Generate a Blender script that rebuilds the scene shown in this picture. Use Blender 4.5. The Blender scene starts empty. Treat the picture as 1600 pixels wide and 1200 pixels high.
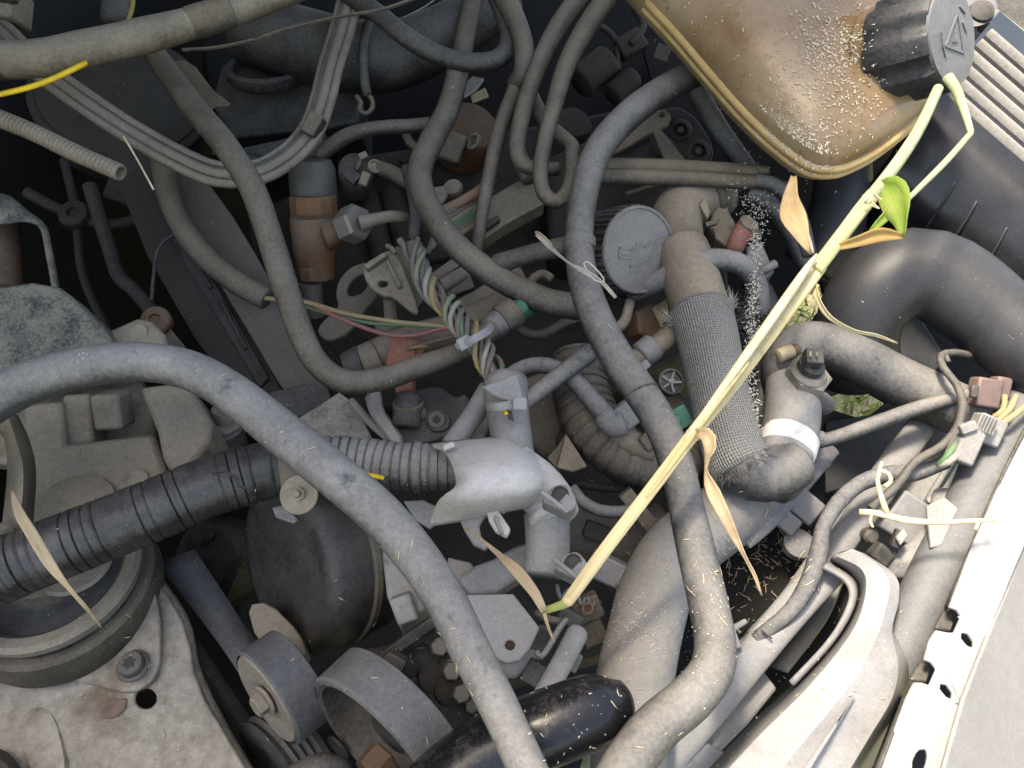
import bpy, bmesh, math, random
from mathutils import Vector as Vec, Matrix, noise
random.seed(7)
sc = bpy.context.scene
col = sc.collection
rad = math.radians

# ---------------------------------------------------------------- camera
PITCH = rad(45); LENS = 28.0; F_PX = LENS / 36 * 1600
CAM = Vec((0, 0, .5))
RIGHT = Vec((1, 0, 0)); FWD = Vec((0, math.cos(PITCH), -math.sin(PITCH))); UP = Vec((0, math.sin(PITCH), math.cos(PITCH)))
cd = bpy.data.cameras.new('camera'); cam = bpy.data.objects.new('camera', cd); col.objects.link(cam)
cd.lens = LENS; cd.sensor_width = 36; cd.clip_start = .01; cd.clip_end = 400
cam.location = CAM; cam.rotation_euler = (math.pi / 2 - PITCH, 0, 0)
sc.camera = cam
# ---------------------------------------------------------------- sky, sun, exposure
SUN_AZ, SUN_EL = 176, 72.5            # azimuth of the sun measured from +x towards +y
w = bpy.data.worlds.new('World'); sc.world = w; w.use_nodes = True
nt = w.node_tree; bg = nt.nodes['Background']; sky = nt.nodes.new('ShaderNodeTexSky')
sky.sky_type = 'NISHITA'; sky.sun_disc = False; sky.sun_elevation = rad(SUN_EL); sky.sun_rotation = rad(90 - SUN_AZ)
sky.air_density = 1.0; sky.dust_density = 2.5; sky.ozone_density = 1.0
nt.links.new(sky.outputs[0], bg.inputs[0]); bg.inputs[1].default_value = .15
sd = bpy.data.lights.new('sun', 'SUN'); sun = bpy.data.objects.new('sun', sd); col.objects.link(sun)
sd.energy = 2.6; sd.angle = rad(10); sd.color = (1, .98, .95)
sdir = Vec((math.cos(rad(SUN_AZ)) * math.cos(rad(SUN_EL)), math.sin(rad(SUN_AZ)) * math.cos(rad(SUN_EL)), math.sin(rad(SUN_EL))))
sun.rotation_euler = sdir.to_track_quat('Z', 'Y').to_euler(); sun.location = (0, 0, 4)
vs = sc.view_settings; vs.view_transform = 'Standard'; vs.look = 'None'; vs.gamma = 1; vs.use_curve_mapping = False
vs.exposure = 1.92
vs.use_white_balance = True; vs.white_balance_temperature = 7900
sc.cycles.max_bounces = 8; sc.cycles.diffuse_bounces = 5; sc.cycles.use_denoising = True
# ---------------------------------------------------------------- placing helpers
def D0(y): return .68 + .15 * (600 - y) / 600
def P(x, y, h=0.0):
    z = D0(y) - h
    return CAM + z * (FWD + (x - 800) / F_PX * RIGHT + (600 - y) / F_PX * UP)
def S(y, h=0.0): return (D0(y) - h) / F_PX                 # metres per picture pixel at that depth
def V(a, b, c): return a * RIGHT + b * UP - c * FWD        # right, up, towards the camera
# ---------------------------------------------------------------- materials
def nodes(name):
    m = bpy.data.materials.new(name); m.use_nodes = True
    t = m.node_tree; b = t.nodes['Principled BSDF']
    return m, t, b
def N(t, kind, **kw):
    n = t.nodes.new(kind)
    for k, v in kw.items():
        if k.startswith('i_'): n.inputs[k[2:].replace('_', ' ')].default_value = v
        else: setattr(n, k, v)
    return n
def mth(t, op, a, b=None, clamp=False):
    n = t.nodes.new('ShaderNodeMath'); n.operation = op; n.use_clamp = clamp
    for i, v in enumerate((a, b)):
        if v is None: continue
        if isinstance(v, (int, float)): n.inputs[i].default_value = v
        else: t.links.new(v, n.inputs[i])
    return n.outputs[0]
def ramp(t, src, p0, p1, c0=(0, 0, 0, 1), c1=(1, 1, 1, 1)):
    n = t.nodes.new('ShaderNodeValToRGB'); t.links.new(src, n.inputs[0])
    n.color_ramp.elements[0].position = p0; n.color_ramp.elements[1].position = p1
    n.color_ramp.elements[0].color = c0; n.color_ramp.elements[1].color = c1
    return n.outputs[0]
def mixc(t, fac, a, b):
    n = t.nodes.new('ShaderNodeMix'); n.data_type = 'RGBA'
    if isinstance(fac, (int, float)): n.inputs[0].default_value = fac
    else: t.links.new(fac, n.inputs[0])
    for i, v in ((6, a), (7, b)):
        if isinstance(v, tuple): n.inputs[i].default_value = (*v[:3], 1)
        else: t.links.new(v, n.inputs[i])
    return n.outputs[2]
DUST = (.36, .315, .25)
MATS = {}
def dusty(name, base, dust=DUST, amt=.45, rough=.6, up=.35, var=.6, scale=34, bump=.34, specks=.5, metal=0.0, stain=None, spec=.4, weave=None):
    """Something with its own colour under an uneven coat of dust with pale flecks, plus painted light from above."""
    m, t, b = nodes(name); L = t.links.new
    geo = N(t, 'ShaderNodeNewGeometry'); pos = geo.outputs['Position']
    sep = N(t, 'ShaderNodeSeparateXYZ'); L(geo.outputs['Normal'], sep.inputs[0])
    n1 = N(t, 'ShaderNodeTexNoise', i_Scale=scale, i_Detail=6.0, i_Roughness=.62); L(pos, n1.inputs['Vector'])
    n2 = N(t, 'ShaderNodeTexNoise', i_Scale=scale * 9, i_Detail=4.0, i_Roughness=.7); L(pos, n2.inputs['Vector'])
    n3 = N(t, 'ShaderNodeTexNoise', i_Scale=900.0, i_Detail=2.0); L(pos, n3.inputs['Vector'])
    f = mth(t, 'MULTIPLY', mth(t, 'SUBTRACT', n1.outputs[0], .5), 1.6 * var)
    f = mth(t, 'ADD', f, mth(t, 'MULTIPLY', mth(t, 'SUBTRACT', n2.outputs[0], .5), 1.5 * var))
    f = mth(t, 'ADD', f, mth(t, 'MULTIPLY', sep.outputs[2], up))  # paler tops, darker undersides: settled dust and painted shading by world normal
    f = mth(t, 'ADD', f, amt, True)
    c = mixc(t, f, base, dust)
    for k_, st in enumerate(stain if isinstance(stain, list) else [stain] if stain else []):
        n4 = N(t, 'ShaderNodeTexNoise', i_Scale=st[2], i_Detail=7.0, i_Roughness=.68); L(pos, n4.inputs['Vector'])
        if k_: n4.noise_dimensions = '4D'; n4.inputs['W'].default_value = k_ * 3.7
        c = mixc(t, ramp(t, n4.outputs[0], st[1], st[1] + .12), c, st[0])
    tint = mixc(t, mth(t, 'MULTIPLY', n3.outputs[0], .8), (1, 1, 1), (.5, .49, .47))
    mul = t.nodes.new('ShaderNodeMix'); mul.data_type = 'RGBA'; mul.blend_type = 'MULTIPLY'; mul.inputs[0].default_value = 1
    L(c, mul.inputs[6]); L(tint, mul.inputs[7]); c = mul.outputs[2]
    if specks:
        vo = N(t, 'ShaderNodeTexVoronoi', i_Scale=330.0, i_Randomness=1.0); L(pos, vo.inputs['Vector'])
        n5 = N(t, 'ShaderNodeTexNoise', i_Scale=45.0, i_Detail=3.0); L(pos, n5.inputs['Vector'])
        sp = mth(t, 'LESS_THAN', vo.outputs['Distance'], mth(t, 'MULTIPLY', mth(t, 'SUBTRACT', n5.outputs[0], .52), specks * 1.6))
        c = mixc(t, mth(t, 'MULTIPLY', sp, .75), c, (.62, .57, .47))
    L(c, b.inputs['Base Color'])
    L(mth(t, 'ADD', mth(t, 'MULTIPLY', f, .35), rough, True), b.inputs['Roughness'])
    b.inputs['Metallic'].default_value = metal; b.inputs['Specular IOR Level'].default_value = spec
    hgt = mth(t, 'ADD', mth(t, 'MULTIPLY', n2.outputs[0], 1.0), mth(t, 'MULTIPLY', n3.outputs[0], .5))
    dist = .0006
    if weave:
        uv = N(t, 'ShaderNodeUVMap'); su = N(t, 'ShaderNodeSeparateXYZ'); L(uv.outputs[0], su.inputs[0])
        a = mth(t, 'MULTIPLY', su.outputs[0], weave[0]); bb = mth(t, 'MULTIPLY', su.outputs[1], weave[1])
        wv = mth(t, 'MULTIPLY', mth(t, 'SINE', mth(t, 'ADD', a, bb)), mth(t, 'SINE', mth(t, 'SUBTRACT', a, bb)))
        hgt = mth(t, 'ADD', hgt, mth(t, 'MULTIPLY', wv, weave[2])); dist = .0012
        c2 = mixc(t, mth(t, 'ADD', mth(t, 'MULTIPLY', wv, -.5), .1, True), c, (.02, .02, .02)); L(c2, b.inputs['Base Color'])
    bp = N(t, 'ShaderNodeBump', i_Strength=bump, i_Distance=dist); L(hgt, bp.inputs['Height']); L(bp.outputs[0], b.inputs['Normal'])
    MATS[name] = m
    return m
def plain(name, colr, rough=.5, metal=0, trans=0, sss=0, var=.3, scale=60, c2=None, spec=.5):
    m, t, b = nodes(name); L = t.links.new
    geo = N(t, 'ShaderNodeNewGeometry')
    n1 = N(t, 'ShaderNodeTexNoise', i_Scale=scale, i_Detail=5.0, i_Roughness=.65); L(geo.outputs['Position'], n1.inputs['Vector'])
    c2 = c2 or tuple(v * (1 - var) for v in colr)
    L(mixc(t, ramp(t, n1.outputs[0], .35, .65), colr, c2), b.inputs['Base Color'])
    b.inputs['Roughness'].default_value = rough; b.inputs['Metallic'].default_value = metal
    b.inputs['Transmission Weight'].default_value = trans; b.inputs['Specular IOR Level'].default_value = spec
    bp = N(t, 'ShaderNodeBump', i_Strength=.15, i_Distance=.0006); L(n1.outputs[0], bp.inputs['Height']); L(bp.outputs[0], b.inputs['Normal'])
    MATS[name] = m
    return m
RUB = (.03, .03, .032)
rubber = dusty('dusty_shaded_rubber', (.035, .036, .038), dust=(.3, .285, .26), amt=.06, up=.62, rough=.48, stain=((.03, .031, .034), .63, 42))  # dust weighted upward, which also paints dark hose undersides
rubber_warm = dusty('warm_dusty_rubber', (.04, .036, .031), dust=(.27, .23, .175), amt=.1, up=.55, rough=.5)
rubber_pale = dusty('pale_dusty_shaded_rubber', (.06, .062, .066), dust=(.36, .345, .32), amt=.14, up=.62, scale=30, rough=.48, stain=((.1, .102, .105), .6, 50))  # top-heavy dust doubles as painted lit tops and shaded undersides
rubber_tan = dusty('tan_dusty_sleeve', (.08, .07, .056), dust=(.36, .31, .24), amt=.32, up=.45)
rubber_brown = dusty('brown_dusty_rubber', (.05, .045, .04), dust=(.27, .22, .155), amt=.2, up=.55)
rubber_dark = dusty('dark_rubber', (.02, .02, .021), dust=(.2, .185, .16), amt=.18, rough=.5)
rubber_black = dusty('clean_black_rubber', (.018, .019, .022), dust=(.15, .152, .155), amt=.09, up=.14, var=.2, rough=.42, specks=.3, bump=.08)
rubber_gloss = dusty('glossy_black_cap', (.012, .012, .014), dust=(.2, .19, .17), amt=-.12, up=.1, rough=.24, specks=.3, bump=.12)
plas_dark = dusty('black_plastic', (.018, .018, .02), dust=(.2, .185, .16), amt=.14, up=.3, rough=.5)
plas_grey = dusty('dusty_grey_plastic', (.1, .1, .1), dust=(.37, .36, .34), amt=.36, up=.4, rough=.55, var=.5, bump=.2)
plas_pale = dusty('pale_dusty_plastic', (.2, .2, .2), dust=(.37, .37, .365), amt=.45, up=.3, rough=.55, var=.6, scale=24, bump=.2, specks=.7, stain=[((.27, .265, .255), .54, 22), ((.16, .155, .15), .66, 70)])
plas_mid = dusty('shroud_plastic', (.09, .092, .095), dust=(.3, .3, .295), amt=.42, up=.3, rough=.5, var=.5, scale=20, bump=.15)
conduit_m = dusty('black_conduit', (.018, .018, .02), dust=(.26, .245, .22), amt=.03, up=.2, rough=.32, var=.4, scale=60)
conduit_d = dusty('dusty_conduit', (.035, .035, .036), dust=(.38, .36, .33), amt=.02, up=.75, rough=.5)
alloy = dusty('dusty_alloy', (.3, .29, .27), dust=(.4, .36, .3), amt=.5, metal=.25, rough=.5, stain=((.16, .12, .08), .6, 30))
alloy_clean = dusty('bare_alloy', (.5, .49, .47), dust=(.4, .37, .32), amt=.3, metal=.5, rough=.42, stain=((.22, .17, .12), .62, 40))
cast_beige = dusty('beige_cast_iron', (.1, .085, .066), dust=(.37, .315, .235), amt=.42, up=.4, scale=26, stain=[((.2, .165, .12), .55, 14), ((.06, .045, .035), .66, 55)])
mottled = dusty('mottled_weathered_metal', (.05, .052, .052), dust=(.27, .25, .2), amt=.35, scale=45, var=1.9, bump=.5, stain=((.2, .1, .035), .66, 60))
chassis_m = dusty('dirty_galvanised_panel', (.16, .135, .1), dust=(.47, .425, .345), amt=.36, scale=14, var=1.1, bump=.4, rough=.5, stain=[((.2, .155, .105), .5, 9), ((.46, .44, .39), .6, 16), ((.3, .26, .2), .56, 45), ((.09, .06, .04), .66, 38)], specks=.8)
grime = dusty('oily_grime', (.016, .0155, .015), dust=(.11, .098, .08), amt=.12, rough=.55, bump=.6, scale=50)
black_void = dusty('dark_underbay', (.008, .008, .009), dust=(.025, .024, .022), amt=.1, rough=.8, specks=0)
rust = dusty('rusty_brown_metal', (.16, .07, .032), dust=(.26, .2, .14), amt=.25, scale=35, metal=.2, rough=.55)
steel = dusty('dull_steel', (.32, .3, .27), dust=(.36, .32, .26), amt=.4, metal=.6, rough=.42)
dark_steel = dusty('dark_steel_bolt', (.07, .07, .07), dust=(.24, .22, .18), amt=.3, metal=.4, rough=.45)
red_plastic = dusty('red_plastic', (.3, .045, .02), dust=(.4, .27, .2), amt=.22)
belt_m = dusty('ribbed_belt', (.06, .062, .066), dust=(.26, .255, .245), amt=.22, up=.35, scale=40, bump=.6)
white_clip = plain('white_nylon', (.75, .74, .7), .5)
tan_plastic = plain('tan_plastic', (.45, .36, .22), .5)
brown_plastic = plain('brown_connector_plastic', (.16, .11, .1), .55)
green_plastic = plain('green_plastic', (.06, .2, .12), .5)
def fibrous(name, c1, c2, transl=.3, spots=None, ku=26.0, kv=90.0, rough=.65):
    m, t, b = nodes(name); L = t.links.new
    uv = N(t, 'ShaderNodeUVMap'); mp = N(t, 'ShaderNodeMapping'); L(uv.outputs[0], mp.inputs[0]); mp.inputs['Scale'].default_value = (ku, kv, 1)
    n1 = N(t, 'ShaderNodeTexNoise', i_Scale=1.0, i_Detail=5.0, i_Roughness=.65); L(mp.outputs[0], n1.inputs['Vector'])
    geo = N(t, 'ShaderNodeNewGeometry'); n2 = N(t, 'ShaderNodeTexNoise', i_Scale=38.0, i_Detail=6.0, i_Roughness=.7); L(geo.outputs['Position'], n2.inputs['Vector'])
    c = mixc(t, ramp(t, n1.outputs[0], .38, .64), c1, c2)
    c = mixc(t, mth(t, 'MULTIPLY', ramp(t, n2.outputs[0], .52, .7), .6), c, spots or tuple(v * .5 for v in c2))
    L(c, b.inputs['Base Color']); b.inputs['Roughness'].default_value = rough; b.inputs['Specular IOR Level'].default_value = .25
    bp = N(t, 'ShaderNodeBump', i_Strength=.45, i_Distance=.0005); L(n1.outputs[0], bp.inputs['Height']); L(bp.outputs[0], b.inputs['Normal'])
    if transl:
        tr = N(t, 'ShaderNodeBsdfTranslucent'); L(c, tr.inputs[0]); mx = N(t, 'ShaderNodeMixShader', i_Fac=transl)
        L(b.outputs[0], mx.inputs[1]); L(tr.outputs[0], mx.inputs[2]); L(mx.outputs[0], t.nodes['Material Output'].inputs[0])
    MATS[name] = m
    return m
straw = plain('dry_straw', (.62, .54, .37), .65, var=.35, scale=130, c2=(.45, .36, .22))
leafdry = fibrous('dry_leaf', (.62, .52, .36), (.5, .36, .2)); leafpale = fibrous('bleached_leaf', (.66, .61, .54), (.5, .43, .36))
stem_m = fibrous('yellowing_stem', (.6, .5, .3), (.46, .37, .19), 0, ku=9.0, kv=14.0)
leafgreen = fibrous('green_leaf', (.17, .3, .05), (.28, .36, .08), .35, (.3, .26, .08)); leafamber = fibrous('amber_leaf', (.45, .29, .07), (.4, .27, .15))
yellow_w = plain('yellow_wire', (.75, .5, .02), .4)
def wirecol(n, c): return dusty(n, c, dust=(.22, .2, .17), amt=.3, up=.2, rough=.5, scale=60)
W = dict(green=wirecol('green_insulation', (.05, .2, .07)), grey=wirecol('grey_insulation', (.13, .12, .105)), pink=wirecol('pink_insulation', (.24, .13, .12)),
         white=wirecol('white_insulation', (.4, .37, .31)), brown=wirecol('brown_insulation', (.16, .11, .08)), yellow=wirecol('yellow_insulation', (.42, .3, .06)),
         black=wirecol('black_insulation', (.03, .03, .03)), red=wirecol('red_insulation', (.4, .1, .08)), tan=wirecol('tan_insulation', (.45, .34, .14)), sage=wirecol('sage_insulation', (.22, .26, .14)))
# amber tank: cloudy aged polymer that lets some light through
m, t, b = nodes('aged_amber_polymer'); L = t.links.new
geo = N(t, 'ShaderNodeNewGeometry')
n1 = N(t, 'ShaderNodeTexNoise', i_Scale=9.0, i_Detail=5.0, i_Roughness=.6); L(geo.outputs['Position'], n1.inputs['Vector'])
n2 = N(t, 'ShaderNodeTexNoise', i_Scale=160.0, i_Detail=4.0, i_Roughness=.7); L(geo.outputs['Position'], n2.inputs['Vector'])
c = mixc(t, ramp(t, n1.outputs[0], .36, .66), (.19, .12, .062), (.34, .26, .165))
c = mixc(t, ramp(t, n2.outputs[0], .56, .72), c, (.14, .085, .045)); L(c, b.inputs['Base Color'])
b.inputs['Roughness'].default_value = .24; b.inputs['Subsurface Weight'].default_value = .35
b.inputs['Subsurface Radius'].default_value = (.02, .012, .005); b.inputs['Subsurface Scale'].default_value = .6
bp = N(t, 'ShaderNodeBump', i_Strength=.25, i_Distance=.001); L(n2.outputs[0], bp.inputs['Height']); L(bp.outputs[0], b.inputs['Normal'])
amber = m
# ---------------------------------------------------------------- mesh helpers
WL = {}
def link(name, me, mat, parent=None, smooth=38, bevel=0, segs=2, solid=0):
    vs_ = [v.co for v in me.vertices]
    lo = Vec([min(v[i] for v in vs_) for i in range(3)]); hi = Vec([max(v[i] for v in vs_) for i in range(3)])
    c = Vec(((lo.x + hi.x) / 2, (lo.y + hi.y) / 2, lo.z))
    me.transform(Matrix.Translation(-c))
    o = bpy.data.objects.new(name, me); col.objects.link(o); WL[o.name] = c
    if parent is not None: o.parent = parent; o.location = c - WL[parent.name]
    else: o.location = c
    me.materials.append(mat)
    me.shade_smooth(); me.set_sharp_from_angle(angle=rad(smooth))
    if solid:
        s = o.modifiers.new('solid', 'SOLIDIFY'); s.thickness = solid; s.offset = 0
    if bevel:
        bv = o.modifiers.new('edge', 'BEVEL'); bv.width = bevel; bv.segments = segs; bv.limit_method = 'ANGLE'; bv.angle_limit = rad(35); bv.harden_normals = False
    return o
def tag(o, label, cat, group=None, kind=None):
    o['label'] = label; o['category'] = cat
    if group: o['group'] = group
    if kind: o['kind'] = kind
    return o
def thing(name, label, cat, at, group=None):
    o = bpy.data.objects.new(name, None); col.objects.link(o); o.empty_display_size = .02
    o.location = P(*at); WL[o.name] = P(*at)
    return tag(o, label, cat, group)
def mesh(verts, faces, name='m', uv=None):
    me = bpy.data.meshes.new(name); me.from_pydata([tuple(v) for v in verts], [], faces); me.update()
    return me
def catmull(pts, step):
    """pts: list of (Vec, scalar...) -> evenly stepped samples of a Catmull-Rom curve through them"""
    out = []
    n = len(pts)
    for i in range(n - 1):
        p0, p1, p2, p3 = pts[max(i - 1, 0)], pts[i], pts[i + 1], pts[min(i + 2, n - 1)]
        if i == 0: p0 = tuple(2 * a - b_ for a, b_ in zip(p1, p2))
        if i == n - 2: p3 = tuple(2 * a - b_ for a, b_ in zip(p2, p1))
        k = max(2, int((p2[0] - p1[0]).length / step))
        for j in range(k + (1 if i == n - 2 else 0)):
            u = j / k
            def cr(a, b_, c_, d): return .5 * ((2 * b_) + (c_ - a) * u + (2 * a - 5 * b_ + 4 * c_ - d) * u * u + (3 * b_ - a - 3 * c_ + d) * u ** 3)
            out.append(tuple(cr(a, b_, c_, d) for a, b_, c_, d in zip(p0, p1, p2, p3)))
    return out
def frames(ps):
    n = len(ps); T = []
    for i in range(n):
        T.append((ps[min(i + 1, n - 1)] - ps[max(i - 1, 0)]).normalized())
    toC = (CAM - ps[0]).normalized()
    X = (toC - toC.dot(T[0]) * T[0]).normalized(); out = []
    for i in range(n):
        if i:
            q = T[i - 1].rotation_difference(T[i]); X = q @ X
        X = (X - X.dot(T[i]) * T[i]).normalized()
        out.append((T[i], X, T[i].cross(X)))
    return out
def path(pts, r, step):
    q = [(P(p[0], p[1], p[2]), (p[3] if len(p) > 3 else r) * S(p[1], p[2])) for p in pts]
    return catmull(q, step)
def tube_mesh(pts, r=10, n=20, step=.006, caps=('flat', 'flat'), rib=None, arc=None, wob=.0, oval=1.0, uv=False, seed=0):
    if rib: step = min(step, rib[0] / 9)
    sm = path(pts, r, step); ps = [s[0] for s in sm]; fr = frames(ps)
    rings = []; s_len = 0; vlen = []
    for i, (p, rr) in enumerate(sm):
        if i: s_len += (p - ps[i - 1]).length
        vlen.append(s_len); k = 1.0
        if rib:
            ph = (s_len / rib[0]) % 1.0
            k = 1 - rib[1] * (max(0, 1 - abs(ph - .5) / rib[2]) ** .6)
            if len(rib) > 4 and random.Random(int(s_len / rib[0]) * 7 + seed).random() < rib[4]: k = 1 - (1 - k) * .12
            if len(rib) > 3: k *= 1 + rib[3] * (noise.noise(Vec((int(s_len / rib[0]) * 3.7, seed, 1))))
        if wob: k *= 1 + wob * noise.noise(p * 35 + Vec((seed, 0, 0)))
        rings.append((p, rr * k, fr[i]))
    def ring(p, rr, f):
        if arc: an = [arc[0] + (arc[1] - arc[0]) * j / (n - 1) for j in range(n)]
        else: an = [2 * math.pi * j / n for j in range(n)]
        return [p + rr * (math.cos(a) * oval * f[1] + math.sin(a) * f[2]) for a in an]
    seq = []; nv = []
    if not arc and caps[0]:
        p, rr, f = rings[0]
        if caps[0] == 'flat': seq += [(p, rr * .9, f)]; nv += [0]
        elif caps[0] == 'round': seq += [(p - f[0] * rr * .62, rr * .5, f), (p - f[0] * rr * .42, rr * .83, f)]; nv += [0, 0]
        elif caps[0] == 'open': seq += [(p + f[0] * rr * 3, rr * .72, f), (p, rr * .74, f), (p - f[0] * rr * .04, rr * .9, f)]; nv += [0, 0, 0]
        rings[0] = (p + (f[0] * rr * .1 if caps[0] == 'flat' else Vec()), rr, f)
    seq += rings; nv += vlen
    if not arc and caps[1]:
        p, rr, f = rings[-1]
        if caps[1] == 'flat': seq[-1] = (p - f[0] * rr * .1, rr, f); seq += [(p, rr * .9, f)]; nv += [vlen[-1]]
        elif caps[1] == 'round': seq += [(p + f[0] * rr * .42, rr * .83, f), (p + f[0] * rr * .62, rr * .5, f)]; nv += [vlen[-1]] * 2
        elif caps[1] == 'open': seq += [(p + f[0] * rr * .04, rr * .9, f), (p, rr * .74, f), (p - f[0] * rr * 3, rr * .72, f)]; nv += [vlen[-1]] * 3
    verts = []; faces = []
    for p, rr, f in seq: verts += ring(p, rr, f)
    m_ = len(seq)
    jn = n - 1 if arc else n
    for i in range(m_ - 1):
        for j in range(jn):
            a, b_ = i * n + j, i * n + (j + 1) % n
            faces.append((a, b_, b_ + n, a + n))
    if not arc:
        faces.append(tuple(reversed(range(n)))); faces.append(tuple(range((m_ - 1) * n, m_ * n)))
    me = mesh(verts, faces)
    if uv:
        ul = me.uv_layers.new(name='UVMap')
        for poly in me.polygons:
            js = [me.loops[l].vertex_index % n for l in poly.loop_indices]
            for l in poly.loop_indices:
                vi = me.loops[l].vertex_index; j = vi % n
                if j == 0 and max(js) == n - 1: j = n
                ul.data[l].uv = (j / n, nv[vi // n])
    return me
def tube(name, pts, r, mat, parent=None, **kw):
    solid = kw.pop('solid', 0)
    return link(name, tube_mesh(pts, r, **kw), mat, parent, smooth=50, solid=solid)
def hose(label, pts, r, mat, name='rubber_hose', cat='hose', group=None, **kw):
    kw.setdefault('wob', .03)
    return tag(tube(name, pts, r, mat, None, **kw), label, cat, group)
def hfun(h, cx, cy):
    if isinstance(h, (int, float)): return lambda x, y: h
    return lambda x, y: h[0] + h[1] * (x - cx) / 100 + h[2] * (y - cy) / 100
def chaikin(poly, k=1):
    for _ in range(k):
        out = []
        for i in range(len(poly)):
            a, b_ = poly[i], poly[(i + 1) % len(poly)]
            out += [(a[0] * .78 + b_[0] * .22, a[1] * .78 + b_[1] * .22), (a[0] * .22 + b_[0] * .78, a[1] * .22 + b_[1] * .78)]
        poly = out
    return poly
def circ(x, y, r, n=18, e=1.0, a0=0): return [(x + r * math.cos(a0 + 2 * math.pi * i / n), y + r * e * math.sin(a0 + 2 * math.pi * i / n)) for i in range(n)]
def plate(name, poly, h, thick, mat, parent=None, holes=(), rnd=0, bevel=.0012, segs=2, smooth=38):
    if rnd: poly = chaikin(poly, rnd)
    cx = sum(p[0] for p in poly) / len(poly); cy = sum(p[1] for p in poly) / len(poly)
    hf = hfun(h, cx, cy)
    loops = [[P(x, y, hf(x, y)) for x, y in lp] for lp in [poly] + list(holes)]
    nrm = Vec()
    l0 = loops[0]
    for i in range(len(l0)):
        nrm += l0[i].cross(l0[(i + 1) % len(l0)])
    nrm.normalize()
    if nrm.dot(CAM - l0[0]) < 0: nrm = -nrm
    c0 = sum(l0, Vec()) / len(l0); den = nrm.dot
    loops = [[CAM + (v - CAM) * (den(c0 - CAM) / den(v - CAM)) for v in lp] for lp in loops]
    bm = bmesh.new(); ed = []; loopv = []
    for lp in loops:
        vv = [bm.verts.new(v) for v in lp]; loopv.append(vv)
        for i in range(len(vv)): ed.append(bm.edges.new((vv[i], vv[(i + 1) % len(vv)])))
    bmesh.ops.triangle_fill(bm, use_beauty=True, use_dissolve=False, edges=ed, normal=nrm)
    tops = list(bm.faces)
    mp = {v: bm.verts.new(v.co - nrm * thick) for lv in loopv for v in lv}
    for f in tops:
        if f.normal.dot(nrm) < 0: f.normal_flip()
        try: bm.faces.new([mp[v] for v in reversed(f.verts)])
        except ValueError: pass
    for lv in loopv:
        for i in range(len(lv)):
            a, b_ = lv[i], lv[(i + 1) % len(lv)]
            try: bm.faces.new((a, b_, mp[b_], mp[a]))
            except ValueError: pass
    bmesh.ops.recalc_face_normals(bm, faces=bm.faces)
    me = bpy.data.meshes.new(name); bm.to_mesh(me); bm.free()
    return link(name, me, mat, parent, smooth=smooth, bevel=bevel, segs=segs)
def box(name, c, size, ang, mat, parent=None, tilt=(0, 0), bevel=.0012, taper=1.0, segs=2):
    """size in pixels at that depth: along the turned x, along the turned y, towards the camera"""
    k = S(c[1], c[2]); a = rad(ang)
    X = V(math.cos(a), -math.sin(a), 0); Y = V(-math.sin(a), -math.cos(a), 0); Z = V(0, 0, 1)
    R1 = Matrix.Rotation(rad(tilt[0]), 3, X); Y = R1 @ Y; Z = R1 @ Z
    R2 = Matrix.Rotation(rad(tilt[1]), 3, Y); X = R2 @ X; Z = R2 @ Z
    o = P(*c); vs_ = []
    for dz in (-1, 1):
        tp = taper if dz > 0 else 1
        for dx, dy in ((-1, -1), (1, -1), (1, 1), (-1, 1)):
            vs_.append(o + k * .5 * (dx * size[0] * tp * X + dy * size[1] * tp * Y + dz * size[2] * Z))
    me = mesh(vs_, [(0, 1, 2, 3), (7, 6, 5, 4), (0, 4, 5, 1), (1, 5, 6, 2), (2, 6, 7, 3), (3, 7, 4, 0)])
    bm = bmesh.new(); bm.from_mesh(me); bmesh.ops.recalc_face_normals(bm, faces=bm.faces); bm.to_mesh(me); bm.free()
    return link(name, me, mat, parent, bevel=bevel, segs=segs)
def lathe(name, c, axis, prof, mat, parent=None, n=40, mod=None, smooth=38, bevel=0, rot=0, caps=True):
    k = S(c[1], c[2]); A = V(*axis).normalized(); o = P(*c)
    X = A.orthogonal().normalized(); q = V(0, 1, 0) - V(0, 1, 0).dot(A) * A
    if q.length > .01: X = q.normalized()
    Y = A.cross(X); vs_ = []; fs = []
    for r, z in prof:
        for j in range(n):
            a = 2 * math.pi * j / n + rot
            rr = mod(a, r, z) if mod else r
            vs_.append(o + k * (rr * (math.cos(a) * X + math.sin(a) * Y) + z * A))
    for i in range(len(prof) - 1):
        for j in range(n):
            a_, b_ = i * n + j, i * n + (j + 1) % n
            fs.append((a_, b_, b_ + n, a_ + n))
    if caps: fs.append(tuple(reversed(range(n)))); fs.append(tuple(range((len(prof) - 1) * n, len(prof) * n)))
    return link(name, mesh(vs_, fs), mat, parent, smooth=smooth, bevel=bevel)
def hexnut(name, c, axis, r, ht, mat, parent=None, rot=0):
    return lathe(name, c, axis, [(r * .9, 0), (r, ht * .08), (r, ht * .85), (r * .88, ht)], mat, parent, n=6, smooth=20, rot=rot)
def bolt(c, axis, r, parent, mat=None, washer=True):
    b_ = hexnut('bolt', c, axis, r, r * .9, mat or dark_steel, parent, rot=.3)
    if washer: lathe('washer', c, axis, [(r * 1.4, -r * .25), (r * 1.45, -r * .1), (r * 1.4, 0), (r, r * .02)], mat or dark_steel, b_, n=24)
    return b_
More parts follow.
